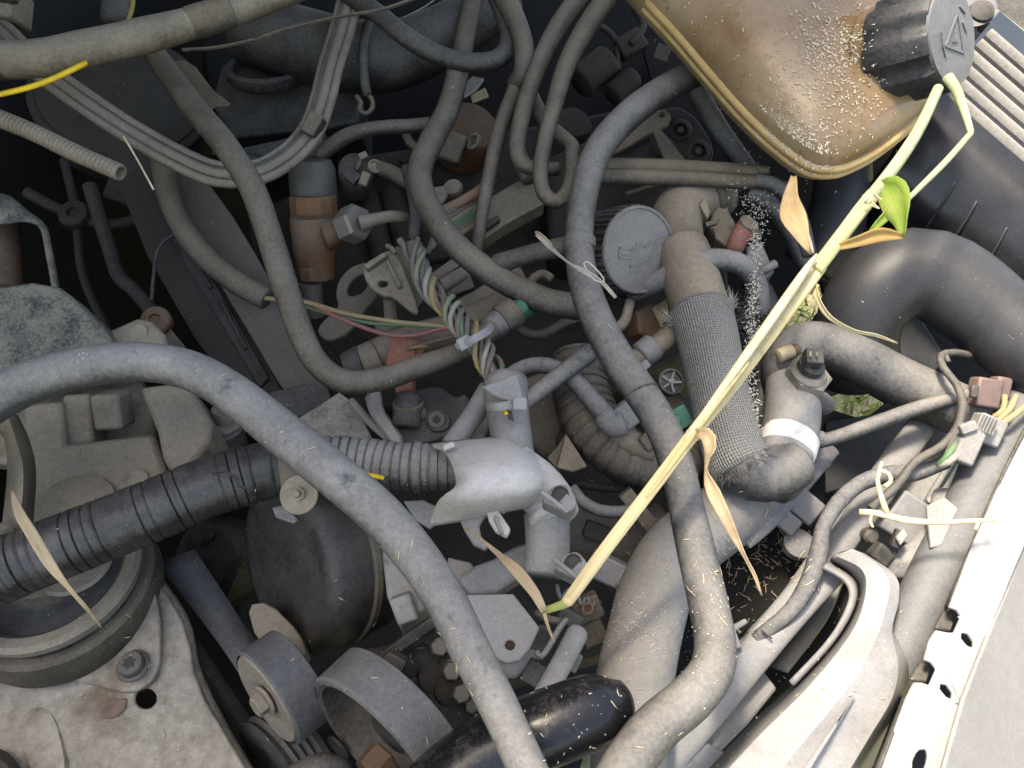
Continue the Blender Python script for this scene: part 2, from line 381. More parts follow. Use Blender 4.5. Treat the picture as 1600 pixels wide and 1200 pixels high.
def torx(c, axis, r, parent, mat):
    b_ = lathe('bolt', c, axis, [(r, 0), (r, r * .5), (r * .9, r * .68), (r * .5, r * .7)], mat, parent, n=28)
    lathe('drive_recess', c, axis, [(r * .46, r * .66), (r * .46, r * .715)], grime, b_, n=36, mod=lambda a, q, z: q * (1 + .2 * math.cos(6 * a)))
    lathe('washer', c, axis, [(r * 1.22, -r * .25), (r * 1.28, -r * .05), (r * 1.2, r * .06), (r * .9, r * .08)], mat, b_, n=28)
    return b_
def grid(name, rows, mat, parent=None, thick=.003, m=14, smooth=60, bevel=0):
    """a curved sheet through rows of (x, y, h) points"""
    rs = []
    for row in rows:
        q = [(P(*p),) for p in row]
        s = []
        for i in range(m):
            u = i / (m - 1) * (len(q) - 1); k = min(int(u), len(q) - 2); f = u - k
            p0, p1, p2, p3 = q[max(k - 1, 0)][0], q[k][0], q[k + 1][0], q[min(k + 2, len(q) - 1)][0]
            if k == 0: p0 = 2 * p1 - p2
            if k == len(q) - 2: p3 = 2 * p2 - p1
            s.append(.5 * (2 * p1 + (p2 - p0) * f + (2 * p0 - 5 * p1 + 4 * p2 - p3) * f * f + (3 * p1 - p0 - 3 * p2 + p3) * f ** 3))
        rs.append(s)
    vs_ = [v for r in rs for v in r]; fs = []
    for i in range(len(rs) - 1):
        for j in range(m - 1): a = i * m + j; fs.append((a, a + 1, a + 1 + m, a + m))
    o = link(name, mesh(vs_, fs), mat, parent, smooth=smooth, solid=thick, bevel=bevel)
    return o
def loft(name, rings, mat, parent=None, smooth=50, rnd=1, bevel=0):
    rr = []
    for poly, h in rings:
        pl = chaikin(poly, rnd) if rnd else poly
        rr.append([P(x, y, h) for x, y in pl])
    n = len(rr[0]); vs_ = [v for r in rr for v in r]; fs = []
    for i in range(len(rr) - 1):
        for j in range(n):
            a, b_ = i * n + j, i * n + (j + 1) % n
            fs.append((a, b_, b_ + n, a + n))
    fs.append(tuple(reversed(range(n)))); fs.append(tuple(range((len(rr) - 1) * n, len(rr) * n)))
    me = mesh(vs_, fs); bm = bmesh.new(); bm.from_mesh(me); bmesh.ops.recalc_face_normals(bm, faces=bm.faces); bm.to_mesh(me); bm.free()
    return link(name, me, mat, parent, smooth=smooth, bevel=bevel)
def ribbon(name, pts, mat, parent=None, fold=.25, thick=.0005, step=.004):
    """a leaf blade: (x, y, h, width px, twist deg)"""
    q = [(P(p[0], p[1], p[2]), p[3] * S(p[1], p[2]), p[4]) for p in pts]
    sm = catmull(q, step); ps = [s[0] for s in sm]; vs_ = []; fs = []
    n = len(sm)
    for i, (p, wd, tw) in enumerate(sm):
        T = (ps[min(i + 1, n - 1)] - ps[max(i - 1, 0)]).normalized(); Z = (CAM - p).normalized()
        X = T.cross(Z).normalized(); X = Matrix.Rotation(rad(tw), 3, T) @ X; Z = X.cross(T)
        wd = max(wd, .0004)
        vs_ += [p - X * wd / 2 + Z * wd * fold, p - X * wd / 4 + Z * wd * fold * .4, p, p + X * wd / 4 + Z * wd * fold * .4, p + X * wd / 2 + Z * wd * fold]
        if i:
            for j in range(4): a = (i - 1) * 5 + j; fs.append((a, a + 1, a + 6, a + 5))
    me = mesh(vs_, fs); ul = me.uv_layers.new(name='UVMap'); ln = [0.0]
    for i in range(1, n): ln.append(ln[-1] + (ps[i] - ps[i - 1]).length)
    for l in me.loops: ul.data[l.index].uv = ((l.vertex_index % 5) / 4, ln[l.vertex_index // 5])
    return link(name, me, mat, parent, smooth=70, solid=thick)
def strands(parent, pts, specs, offr, turns, r):
    """wires twisted round one another, one mesh each"""
    for i, mt in enumerate(specs):
        sm = path(pts, r, .005); ps = [s[0] for s in sm]; fr = frames(ps); n = len(sm)
        ph = 2 * math.pi * i / len(specs) * 1.0; kk = offr * (1.0 if i % 3 else .5)
        vs_ = []; q = []
        for j in range(n):
            a = ph + turns * (.72 + .5 * ((i * 37) % 11) / 11) * 2 * math.pi * j / n + .9 * math.sin(j * .17 + i * 1.9)
            kr = kk * sm[j][1] / r * (1 + .4 * math.sin(j * .13 + i * 2.3))
            q.append(ps[j] + kr * (math.cos(a) * fr[j][1] + math.sin(a) * fr[j][2]))
        f2 = frames(q); m_ = 8; fs = []
        for j in range(n):
            for k in range(m_):
                a = 2 * math.pi * k / m_; vs_.append(q[j] + sm[j][1] * (math.cos(a) * f2[j][1] + math.sin(a) * f2[j][2]))
            if j:
                for k in range(m_): a_ = (j - 1) * m_ + k; b_ = (j - 1) * m_ + (k + 1) % m_; fs.append((a_, b_, b_ + m_, a_ + m_))
        fs.append(tuple(reversed(range(m_)))); fs.append(tuple(range((n - 1) * m_, n * m_)))
        link('wire', mesh(vs_, fs), W[mt], parent, smooth=60)
def wire(pts, r, mat, parent=None, **kw):
    return tube('wire', pts, r, mat, parent, n=8, step=.005, **kw)
# ================================================================ SETTING: ground, body shell
CF = Vec((.927, -.375, 0)); CL = Vec((.375, .927, 0)); CO = Vec((.34, .42, 0))
def CW(f, l, z): return CO + CF * f + CL * l + Vec((0, 0, z))
GZ = -.8
gm, t, b = nodes('grassy_ground'); L = t.links.new
geo = N(t, 'ShaderNodeNewGeometry'); n1 = N(t, 'ShaderNodeTexNoise', i_Scale=7.0, i_Detail=8.0, i_Roughness=.7); L(geo.outputs['Position'], n1.inputs['Vector'])
n2 = N(t, 'ShaderNodeTexNoise', i_Scale=60.0, i_Detail=4.0); L(geo.outputs['Position'], n2.inputs['Vector'])
c = mixc(t, ramp(t, n1.outputs[0], .42, .6), (.30, .25, .16), (.09, .15, .03)); c = mixc(t, ramp(t, n2.outputs[0], .5, .7), c, (.34, .29, .2))
L(c, b.inputs['Base Color']); b.inputs['Roughness'].default_value = .9
g = link('ground', mesh([(-60, -60, GZ), (60, -60, GZ), (60, 60, GZ), (-60, 60, GZ)], [(0, 1, 2, 3)]), gm); g['kind'] = 'structure'
vs_, fs = [], []
for i in range(5000):
    x, y = random.uniform(.3, 1.3), random.uniform(.8, 2.0); a = random.uniform(0, 6.28); hh = random.uniform(.02, .07); wd = random.uniform(.002, .005)
    lx, ly = random.uniform(-.04, .04), random.uniform(-.04, .04); dx, dy = math.cos(a) * wd, math.sin(a) * wd; k = len(vs_)
    vs_ += [(x - dx, y - dy, GZ), (x + dx, y + dy, GZ), (x + lx, y + ly, GZ + hh)]; fs.append((k, k + 1, k + 2))
gr = link('grass', mesh(vs_, fs), plain('grass_blades', (.16, .3, .04), .6, c2=(.3, .28, .1), scale=30)); tag(gr, 'short green grass on the ground seen through gaps by the radiator', 'grass', kind='stuff')

body = bpy.data.objects.new('car_body', None); col.objects.link(body); body.location = CW(-.6, 0, -.6); WL[body.name] = CW(-.6, 0, -.6)
tag(body, 'dark sheet metal body shell round the engine bay with an unseen hood skewed to shade it', 'car body')
def slab(name, a, b_, c_, d, mat, th=.012):
    return link(name, mesh([a, b_, c_, d], [(0, 1, 2, 3)]), mat, body, solid=th)
slab('bulkhead', CW(-1.15, -.6, -.62), CW(-1.15, .9, -.62), CW(-1.13, .9, .36), CW(-1.13, -.6, .36), black_void)
slab('undertray', CW(-1.15, -.5, -.62), CW(-.22, -.5, -.62), CW(-.22, .9, -.62), CW(-1.15, .9, -.62), black_void)
slab('inner_wing', CW(-1.12, .68, -.6), CW(-.26, .68, -.6), CW(-.26, .72, .22), CW(-1.12, .72, .22), black_void)
slab('inner_wing', CW(-1.15, -.52, -.62), CW(.25, -.52, -.62), CW(.25, -.58, .0), CW(-1.15, -.58, .02), black_void)  # unseen near wing, put in to block low side light
paint = plain('dark_car_paint', (.05, .05, .052), .3, var=.08)
slab('shade_bonnet', CW(-1.18, -.6, .37), CW(-1.18, 1.1, .37), CW(-.11, 1.1, .76), CW(-.47, -.6, .99), paint, .02)  # unseen; skewed and lowered on the far side to block sky

# ================================================================ ENGINE MASSES behind everything
e = thing('engine_block', 'dark oily engine block filling the middle of the bay', 'engine', (750, 650, -.4))
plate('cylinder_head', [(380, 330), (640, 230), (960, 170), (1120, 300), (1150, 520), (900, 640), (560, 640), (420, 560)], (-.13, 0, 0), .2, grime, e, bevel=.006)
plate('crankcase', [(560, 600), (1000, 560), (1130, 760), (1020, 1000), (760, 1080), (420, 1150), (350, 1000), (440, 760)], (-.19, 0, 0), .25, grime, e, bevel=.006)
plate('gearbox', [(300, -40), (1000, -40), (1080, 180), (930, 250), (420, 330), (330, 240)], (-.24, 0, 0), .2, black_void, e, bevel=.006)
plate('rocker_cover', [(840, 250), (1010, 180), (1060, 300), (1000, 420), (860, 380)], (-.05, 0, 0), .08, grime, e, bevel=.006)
# camshaft cover casting with cells, seen past the bent hose
e = thing('ribbed_casting', 'dark ribbed casting with rounded cells under the bent radiator hose', 'casting', (1070, 215, -.1))
plate('body', [(1015, 175), (1060, 165), (1090, 185), (1118, 235), (1105, 262), (1040, 260), (1005, 235)], -.055, .03, plas_dark, e, rnd=1)
for x, y, r in ((1062, 205, 15), (1090, 238, 16), (1040, 235, 14)):
    k = lathe('cell_rim', (x, y, -.053), (0, 0, 1), [(r, 0), (r + 3, 6), (r, 8), (r - 4, 6), (r - 5, 0)], plas_dark, e, n=20)
    lathe('stud', (x, y, -.053), (0, 0, 1), [(5, 0), (5, 8), (3, 9)], dark_steel, k, n=12)
e = thing('strap_bracket', 'dusty forked strap bracket beneath the bent radiator hose', 'bracket', (1000, 210, -.05))
plate('arm', [(905, 225), (960, 200), (1000, 180), (1035, 168), (1050, 180), (1045, 195), (1020, 205), (975, 232), (935, 250)], -.03, .006, cast_beige, e, rnd=1)
plate('leg', [(1018, 200), (1030, 198), (1072, 250), (1060, 262), (1040, 255)], -.03, .004, cast_beige, e)
lathe('pin', (1034, 180, -.028), (0, 0, 1), [(4, 0), (4, 5), (3, 6)], grime, e, n=12)

# ================================================================ TOP LEFT
e = thing('taped_hose', 'thick grey tape wrapped hose sweeping over the flat ribbed cable', 'hose', (150, 75, .18))
tube('sleeve', [(-220, 80, .17, 29), (-120, 92, .18, 29), (-30, 94, .19, 29), (60, 91, .19, 28), (130, 77, .19, 28), (220, 57, .185, 26), (310, 33, .18, 23), (400, 4, .175, 22), (480, -28, .17, 22), (600, -80, .15, 22)], 26, rubber_tan, e, wob=.05, n=26)
tube('tape_wrap', [(295, 37, .18, 25), (330, 27, .18, 25), (362, 17, .178, 24.5)], 25, rubber_brown, e, n=26)
tube('tape_wrap', [(-30, 95, .19, 31), (0, 94, .19, 31), (6, 93, .19, 30)], 31, rubber_dark, e, n=26)
tag(wire([(-20, 152, .245), (50, 135, .245), (100, 115, .243), (134, 98, .235)], 4.4, yellow_w), 'bright yellow wire lying over the thick taped hose', 'wire')
tag(wire([(207, -12, .16), (207, 10, .16), (200, 34, .155)], 3.6, plain('mustard_wire', (.35, .25, .06), .5)), 'short mustard wire behind the taped hose', 'wire')
e = thing('flat_cable', 'flat three ribbed grey cable curving below the taped hose', 'cable', (330, 270, .05))
fc = [(-10, 38, .11), (60, 105, .11), (120, 150, .10), (200, 203, .09), (280, 248, .08), (340, 272, .07), (400, 270, .06), (450, 244, .05), (485, 205, .04), (503, 160, .035), (518, 100, .03), (535, 45, .025), (552, -20, .02)]
def offpath(pts, off):
    out = []
    for i, p in enumerate(pts):
        a, b_ = pts[max(i - 1, 0)], pts[min(i + 1, len(pts) - 1)]; dx, dy = b_[0] - a[0], b_[1] - a[1]; l = math.hypot(dx, dy)
        out.append((p[0] - dy / l * off, p[1] + dx / l * off, p[2]))
    return out
for off, r in ((-13.5, 7), (0, 9), (13.5, 7)): tube('cable_core', offpath(fc, off), r, rubber_tan, e, n=14)
tube('cable_web', fc, 15, rubber_dark, e, n=14, oval=.25)
box('cable_clip', (490, 197, .05), (36, 24, 30), -62, rubber_brown, e, bevel=.002)
hose('beige corrugated conduit with a cut open end in the dark corner', [(-20, 178, .12), (50, 206, .12), (120, 240, .12), (189, 270, .12)], 14.5, cast_beige, name='corrugated_conduit', cat='conduit', rib=(.0042, .14, .5), caps=('flat', 'open'), n=24)
e = thing('torn_bracket', 'torn brown plastic bracket beside the long bent hose', 'bracket', (310, 140, .03))
plate('plate', [(243, 95), (288, 94), (306, 104), (311, 112), (333, 140), (346, 150), (360, 161), (352, 167), (338, 165), (326, 174), (298, 154), (272, 132)], (.045, 0, 0), .002, rubber_brown, e)
plate('lip', [(243, 95), (262, 92), (296, 148), (290, 154)], (.052, 0, 0), .004, rubber_brown, e)
e = thing('corner_block', 'dusty square plastic block behind the taped hose', 'block', (15, 20, .1))
box('housing', (8, 12, .11), (56, 52, 60), 6, cast_beige, e, bevel=.003); box('lid', (4, -12, .135), (46, 30, 20), 6, rubber_brown, e, bevel=.003)
hose('dim black canister cap behind the taped hose', [(182, -30, .05), (182, 8, .05), (180, 30, .05)], 22, rubber_dark, name='canister', cat='canister', caps=('flat', 'round'))
tag(tube('straw', [(193, 213, .13), (212, 245, .125), (240, 296, .12)], 1.6, straw, n=6), 'bent straw stalk hanging below the flat ribbed cable', 'straw')
# dark air box below the duct
e = thing('air_box', 'dark air filter box with round lid ring beneath the duct', 'air box', (420, 170, -.1))
plate('box', [(345, 100), (470, 90), (560, 130), (560, 190), (500, 200), (360, 215), (330, 160)], -.09, .1, plas_dark, e, bevel=.004)
lathe('lid_ring', (420, 105, -.07), (0, .7, .7), [(62, -16), (66, -10), (66, 4), (60, 8), (54, 4), (52, -10)], plas_dark, e, n=48)
box('ledge', (440, 235, -.07), (150, 20, 40), -12, plas_dark, e); box('ledge', (380, 250, -.06), (90, 14, 30), 15, plas_dark, e)
e = thing('intake_duct', 'wide dark intake duct under the looped hoses at the top', 'duct', (620, 80, -.05))
tube('duct', [(380, 40, -.05, 52), (470, 70, -.045, 56), (560, 90, -.04, 55), (640, 80, -.04, 50), (720, 40, -.04, 44), (790, -10, -.04, 44)], 50, rubber_dark, e, n=30)
tube('seam_rib', [(578, 32, .0), (568, 80, .006), (570, 130, -.01), (574, 148, -.02)], 8, rubber_dark, e, n=10)
tube('hanger_ring', [(574, 146, -.02), (582, 158, -.02), (581, 170, -.02), (572, 178, -.02), (562, 172, -.02), (564, 160, -.02), (556, 150, -.02)], 4, rubber_brown, e, n=8)
hose('dark hose looping round the top of the duct', [(540, -10, .03), (590, 22, .035), (640, 62, .035), (690, 88, .03), (740, 98, .03), (778, 92, .03), (796, 66, .03), (790, 30, .03), (770, -20, .03)], 15, rubber_dark)
tag(tube('torn_strip', [(395, 64, .08), (440, 48, .08), (520, 28, .08), (600, 14, .08), (660, -8, .08)], 3.2, rubber_brown, n=6), 'frayed dirty strip sagging across the duct', 'strip')
tag(tube('torn_strip', [(285, 78, .09), (340, 74, .09), (398, 62, .085)], 3, rubber_brown, n=6), 'frayed dirty strip sagging beside the taped hose', 'strip')
tag(tube('thread', [(630, 28, .05), (665, 10, .05), (690, -10, .05)], 1.5, rubber_pale, n=6), 'loose thread hanging over the intake duct', 'thread')
# ---------------------------------------------------------------- long hoses
hose('long grey hose bending down from the torn bracket to the wire bundle', [(225, 60, .04, 16), (258, 108, .06, 18), (300, 165, .09, 20), (350, 225, .115, 20), (392, 290, .115, 20.5), (420, 365, .11, 20.5), (446, 450, .10, 20.5), (470, 520, .095, 20), (496, 568, .09, 19.5), (538, 596, .085, 19), (596, 592, .08, 18.5), (655, 573, .075, 18), (715, 552, .065, 17), (752, 528, .055, 18), (775, 508, .05, 20)], 20, rubber_warm, n=26)
e = thing('hose_union', 'round dusty hose end fitting behind the twisted wires', 'fitting', (785, 495, .04))
tube('sleeve', [(760, 520, .05, 21), (790, 497, .05, 22)], 21, rubber_pale, e)
tube('collar', [(782, 502, .05, 25), (806, 485, .05, 25)], 25, rubber_brown, e, n=24)
tube('nozzle', [(804, 487, .05, 15), (818, 476, .05, 14)], 15, green_plastic, e, n=16)
hose('dark grey hose leaning along the belt cover', [(250, 225, .0), (256, 270, .005), (272, 330, .01), (308, 388, .015), (360, 435, .015), (418, 468, .01)], 18, rubber_brown)
hose('dim slim hose dropping into the dark corner', [(140, 290, -.08), (165, 370, -.08), (185, 430, -.08), (208, 452, -.08), (240, 490, -.08)], 11, rubber_dark)
tag(wire([(284, 362, -.01), (262, 372, -.01), (246, 392, -.01), (240, 430, -.01), (237, 470, -.01)], 3, rubber_dark), 'thin dark wire hanging behind the belt cover', 'wire')
e = thing('belt_cover', 'long dark plastic timing belt cover lying diagonally', 'cover', (380, 450, -.05))
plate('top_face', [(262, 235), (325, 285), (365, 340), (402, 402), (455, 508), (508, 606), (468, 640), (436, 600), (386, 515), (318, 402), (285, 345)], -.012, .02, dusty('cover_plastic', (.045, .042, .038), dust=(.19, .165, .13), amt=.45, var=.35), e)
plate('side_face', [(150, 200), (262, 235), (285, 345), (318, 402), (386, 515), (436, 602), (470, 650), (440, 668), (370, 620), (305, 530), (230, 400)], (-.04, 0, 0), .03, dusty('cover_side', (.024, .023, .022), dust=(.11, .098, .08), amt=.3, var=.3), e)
plate('end_cap', [(420, 612), (508, 596), (520, 630), (478, 648), (450, 655)], .0, .02, plas_dark, e)
plate('inner_strip', [(258, 360), (285, 350), (420, 590), (405, 605)], -.035, .01, plas_dark, e)
for a, b_ in (((300, 400), (330, 450)), ((345, 470), (385, 545))):
    tube('seam_rib', [(*a, -.024), (*b_, -.024)], 3, plas_dark, e, n=8)
# ================================================================ INJECTOR group
e = thing('injector', 'fuel injector with dark head and copper brown collar', 'injector', (492, 330, -.06))
AX = (0, .93, .36)
lathe('body', (492, 395, -.05), AX, [(28, -40), (30, -10), (33, 0), (34, 50), (32, 56)], rust, e, n=30)
lathe('collar', (491, 335, -.05), AX, [(33, -4), (37, -2), (37, 26), (34, 30)], dusty('copper_collar', (.3, .14, .06), dust=(.3, .2, .12), amt=.2, metal=.4), e, n=12, smooth=20)
lathe('head', (491, 308, -.048), AX, [(36, -6), (37, 0), (36, 42), (30, 56), (18, 60)], dark_steel, e, n=30)
lathe('top_cap', (496, 256, -.045), AX, [(12, -6), (13, 12), (19, 13), (19, 17), (14, 19), (13, 34), (9, 38)], cast_beige, e, n=20)
tube('wire_clip', [(476, 252, -.02), (480, 261, -.015), (490, 263, -.015), (496, 268, -.015), (504, 266, -.015), (505, 260, -.015)], 2, steel, e, n=8)
tube('side_outlet', [(505, 368, -.03, 26), (525, 362, -.03, 22), (542, 355, -.028, 18)], 20, rust, e)
nut = hexnut('union_nut', (541, 355, -.022), (.75, .15, .65), 29, 36, steel, e, rot=.35)
tube('return_pipe', [(562, 349, .0, 13), (590, 342, .0, 10), (612, 338, .0, 9.5), (634, 340, -.012, 9)], 10, cast_beige, e, n=14)
hose('brown leak off hose arching from the injector top', [(497, 246, -.02, 10), (512, 232, -.015, 12), (545, 211, -.01, 12), (590, 200, -.01, 11), (640, 197, -.01, 11), (672, 194, -.012, 11)], 11, rubber_warm)
e = thing('rusty_stud', 'rusty threaded stud with nut below the injector', 'stud', (488, 440, -.07))
lathe('thread', (491, 420, -.06), AX, [(9, -30), (9, 14), (10, 18), (7, 22)], rust, e, n=16); hexnut('nut', (488, 438, -.06), AX, 17, 22, rust, e)
lathe('spacer', (486, 455, -.062), AX, [(18, -40), (18, 12)], dark_steel, e, n=20)
e = thing('sensor_plug', 'dark round electrical plug beside the injector head', 'connector', (556, 268, -.05))
lathe('shell', (556, 270, -.05), (.25, .3, .9), [(30, -30), (31, 0), (29, 6), (25, 2)], rubber_brown, e, n=26, mod=lambda a, r, z: r * (1 + .08 * math.cos(2 * a)))
box('pin_block', (550, 275, -.035), (26, 20, 16), 40, plas_dark, e); box('latch', (568, 244, -.03), (14, 11, 12), -25, cast_beige, e); box('lever', (562, 255, -.035), (8, 26, 8), 25, rubber_brown, e)
box('key', (570, 280, -.035), (14, 22, 10), 20, cast_beige, e)
lathe('button', (584, 262, -.035), (.4, .1, .9), [(10, 0), (11, 4), (11, 8), (8, 9), (7, 6)], cast_beige, e, n=20)
hose('slim brown hose from the round plug under the black hose', [(592, 262, -.04), (620, 274, -.035), (652, 294, -.03), (690, 320, -.03)], 12, rubber_brown)
# ---------------------------------------------------------------- centre hoses
hose('grey hose curving in an S from the duct to the oil filler', [(742, -20, .0, 15), (728, 50, .0, 16), (716, 110, .01, 17), (700, 170, .02, 18), (672, 225, .03, 19.5), (656, 268, .04, 19.5), (664, 312, .05, 20), (698, 368, .06, 20), (748, 414, .06, 20), (800, 446, .055, 20.5), (850, 470, .05, 21), (905, 480, .035, 21)], 20, rubber_warm, n=26)
hose('slim textured hose dropping straight behind the wire loom', [(820, 95, .02, 12), (800, 150, .025, 12), (780, 205, .03, 12), (765, 270, .03, 11), (752, 340, .025, 10), (745, 398, .01, 10)], 11, rubber_warm, wob=.06)
hose('thin dark hose hanging beside the S shaped hose', [(636, 262, .0), (645, 300, .005), (650, 335, .01), (646, 376, .0)], 10, rubber_dark)
hose('pale hose entering at the top beside the duct', [(775, -25, .04, 17), (800, 20, .045, 17), (818, 70, .045, 16), (818, 112, .04, 16), (806, 135, .02, 16)], 16, rubber_warm)
hose('grey hose sweeping down into a short hook', [(912, -15, .045, 15), (870, 45, .05, 15), (838, 110, .05, 14), (816, 180, .05, 13.5), (808, 232, .05, 13), (816, 256, .05, 12.5), (838, 264, .048, 12), (872, 264, .04, 11)], 14, rubber_warm)
e = thing('looped_hose', 'pale hose bent into a narrow U beside the bent radiator hose', 'hose', (870, 315, .05))
tube('hose', [(958, -15, .075, 18), (920, 38, .075, 17), (886, 100, .075, 15), (866, 165, .075, 13.5), (850, 228, .07, 12.5), (844, 272, .07, 12), (850, 302, .07, 12), (868, 315, .068, 12), (886, 300, .062, 12), (893, 270, .056, 11.5), (892, 236, .05, 11.5)], 13, rubber_warm, e, n=22, wob=.03)
tube('elbow_end', [(830, 150, .02, 12), (850, 190, .03, 13), (874, 212, .04, 13), (893, 228, .045, 12), (892, 240, .05, 12)], 12, rubber_warm, e, n=18)
hose('small dusty hose stub beyond the narrow U hose', [(800, 170, .0), (802, 210, .0), (812, 250, .0), (830, 280, .0)], 15, rubber_brown)
e = thing('loom_channel', 'dusty square plastic wiring channel behind the hoses', 'channel', (780, 320, -.03))
plate('channel', [(735, 335), (770, 305), (835, 268), (850, 300), (850, 318), (790, 350), (758, 372), (745, 370)], (-.01, -.0, 0), .02, cast_beige, e)
plate('latch', [(758, 345), (778, 335), (782, 342), (760, 358)], .0, .006, rubber_dark, e)
plate('flap', [(675, 292), (694, 290), (700, 305), (690, 320), (676, 318)], -.005, .004, cast_beige, e)
lathe('spool', (708, 295, -.02), (-.2, .4, .9), [(14, -8), (16, 0), (14, 6), (6, 7)], cast_beige, e, n=20)
e = thing('wire_loom', 'bare coloured wires fanning out of the square channel', 'wires', (715, 350, -.01))
for i, (dy, c_) in enumerate(((-14, 'grey'), (-6, 'brown'), (2, 'sage'), (9, 'green'), (16, 'green'), (23, 'pink'), (30, 'tan'))):
    wire([(668 + i * 3, 396 - i * 4, .01), (690 + i * 2, 352 + dy * .6, .012), (715, 338 + dy, .01), (745, 318 + dy, -.002), (770, 306 + dy, -.02)], 4.5, W[c_], e)
tag(wire([(690, 330, .01), (715, 318, .012), (745, 300, .01), (770, 280, .0)], 8, dusty('faded_red_tube', (.3, .1, .05), dust=(.3, .22, .16), amt=.35)), 'faded red brown tube above the fanned wires', 'tube')
e = thing('dark_sensor', 'dim dark sensor under the S shaped hose', 'sensor', (700, 240, -.06))
lathe('barrel', (735, 200, -.07), (.3, .3, .9), [(45, -60), (46, 0), (40, 8), (20, 10)], rust, e, n=30)
box('plug', (706, 232, -.04), (38, 46, 30), 20, rubber_brown, e, bevel=.003); lathe('eyelet', (742, 222, -.04), (-.6, .2, .8), [(13, 0), (14, 5), (9, 6), (8, 0)], cast_beige, e, n=20)
plate('tag_plate', [(720, 135), (738, 118), (757, 122), (745, 140), (726, 152)], -.02, .003, alloy_clean, e); plate('tag_plate', [(735, 148), (758, 136), (764, 150), (738, 160)], -.02, .003, tan_plastic, e)
tube('return_loop', [(632, 205, -.045), (640, 222, -.045), (655, 232, -.045), (670, 226, -.045)], 7, rubber_brown, e, n=10)
# ---------------------------------------------------------------- brackets under the loom
e = thing('lifting_bracket', 'dusty cast bracket with a bolt hole beside the twisted wires', 'bracket', (600, 450, 0))
plate('web', [(568, 412), (605, 390), (620, 392), (656, 486), (648, 492), (612, 462), (600, 463), (580, 452), (568, 432)], (.02, 0, 0), .005, cast_beige, e, holes=[circ(598, 443, 8, 16, .7)], rnd=1)
plate('rib', [(602, 406), (606, 404), (628, 446), (622, 449)], .026, .006, cast_beige, e); plate('flange', [(568, 414), (604, 392), (606, 398), (574, 420)], .028, .008, cast_beige, e)
plate('upper_leg', [(608, 390), (645, 372), (662, 400), (668, 460), (652, 482)], (.008, 0, 0), .006, rubber_brown, e)
tube('prong', [(604, 384, .02), (612, 388, .022), (618, 396, .022)], 4, cast_beige, e, n=8); box('peg', (628, 380, .01), (10, 16, 16), -35, cast_beige, e)
e = thing('eyelet_bracket', 'flat curved lifting eye below the cast bracket', 'bracket', (540, 470, -.05))
ro = [(575, 408), (548, 416), (528, 438), (524, 462), (530, 480), (500, 505), (495, 520), (512, 534), (545, 520), (572, 480), (590, 462), (600, 420)]
plate('eye', ro, -.03, .006, dusty('eye_metal', (.09, .08, .065), dust=(.24, .2, .15), amt=.4), e, holes=[chaikin([(572, 424), (552, 434), (541, 452), (546, 464), (566, 458), (578, 440)], 1)], rnd=1)
lathe('spacer', (610, 490, -.02), (0, .9, .4), [(10, -20), (10, 24)], cast_beige, e, n=18); lathe('seat', (606, 510, -.02), (0, .9, .4), [(17, -8), (20, 0), (18, 8), (10, 9)], cast_beige, e, n=22)
e = thing('fuel_rail', 'beige tubular fuel rail with a black end plug', 'pipe', (610, 550, -.03))
tube('rail', [(562, 567, .0, 26), (640, 534, -.002, 26), (720, 508, -.006, 24), (800, 470, -.015, 22)], 25, cast_beige, e, n=28)
tube('end_plug', [(538, 574, .0, 22), (566, 565, .0, 27.5)], 24, plas_dark, e, n=26, caps=('open', 'flat'))
tube('groove_ring', [(588, 556, .0, 27), (592, 554, .0, 27)], 27, rust, e, n=26)
e = thing('clip_block', 'dusty blocky clip behind the twisted wires', 'clip', (730, 430, 0))
box('block', (716, 442, -.01), (44, 36, 30), -20, rubber_brown, e); box('arm', (700, 420, -.005), (60, 16, 16), -35, cast_beige, e); tube('post', [(690, 446, .0, 12), (728, 425, .0, 11)], 12, cast_beige, e)
box('bar', (770, 455, -.02), (110, 28, 20), -28, cast_beige, e)
# ---------------------------------------------------------------- twisted loom
e = thing('twisted_wire_bundle', 'bundle of twisted coloured wires running down into the pale conduit', 'wires', (735, 520, .08))
strands(e, [(648, 384, .05, 4.3), (660, 425, .06, 4.3), (684, 462, .07, 4.3), (712, 494, .08, 4.3), (742, 532, .09, 4.3), (766, 572, .09, 4.3), (784, 612, .085, 4.3), (795, 650, .08, 4.3)], ['green', 'grey', 'brown', 'pink', 'grey', 'white', 'black', 'green', 'sage', 'grey', 'brown', 'grey', 'white', 'yellow'], 13.5, 3.0, 4.4)
e = thing('cable_tie', 'grey plastic tie holding the wire bundle to the long hose', 'cable tie', (740, 528, .1))
tube('strap', [(722, 537, .112), (740, 530, .122), (762, 517, .112), (768, 508, .095)], 6.5, plas_pale, e, n=10, oval=.35); box('tie_head', (726, 536, .112), (22, 20, 18), -28, plas_pale, e)
box('tie_head', (716, 541, .108), (8, 12, 10), -28, plas_pale, e)
e = thing('loose_wires', 'thin coloured wires strung from the belt cover to the bundle', 'wires', (580, 500, .05))
wire([(415, 466, .02), (478, 472, .04), (540, 490, .05), (620, 503, .055), (680, 508, .06), (722, 513, .07)], 3.6, W['tan'], e)
wire([(440, 466, .02), (480, 472, .038), (530, 497, .048), (600, 522, .05), (648, 524, .052), (690, 514, .06), (724, 514, .068)], 3.4, W['red'], e)
wire([(470, 476, .03), (520, 492, .044), (580, 505, .05), (640, 508, .054), (700, 512, .062)], 3.2, W['green'], e)
wire([(640, 543, .03), (660, 538, .04), (700, 528, .055), (724, 520, .068)], 2.8, W['pink'], e)
wire([(636, 545, .03), (650, 542, .04), (668, 541, .04)], 3.2, W['yellow'], e)
e = thing('red_connector', 'rust red plastic connector behind the long hose', 'connector', (635, 570, .03))
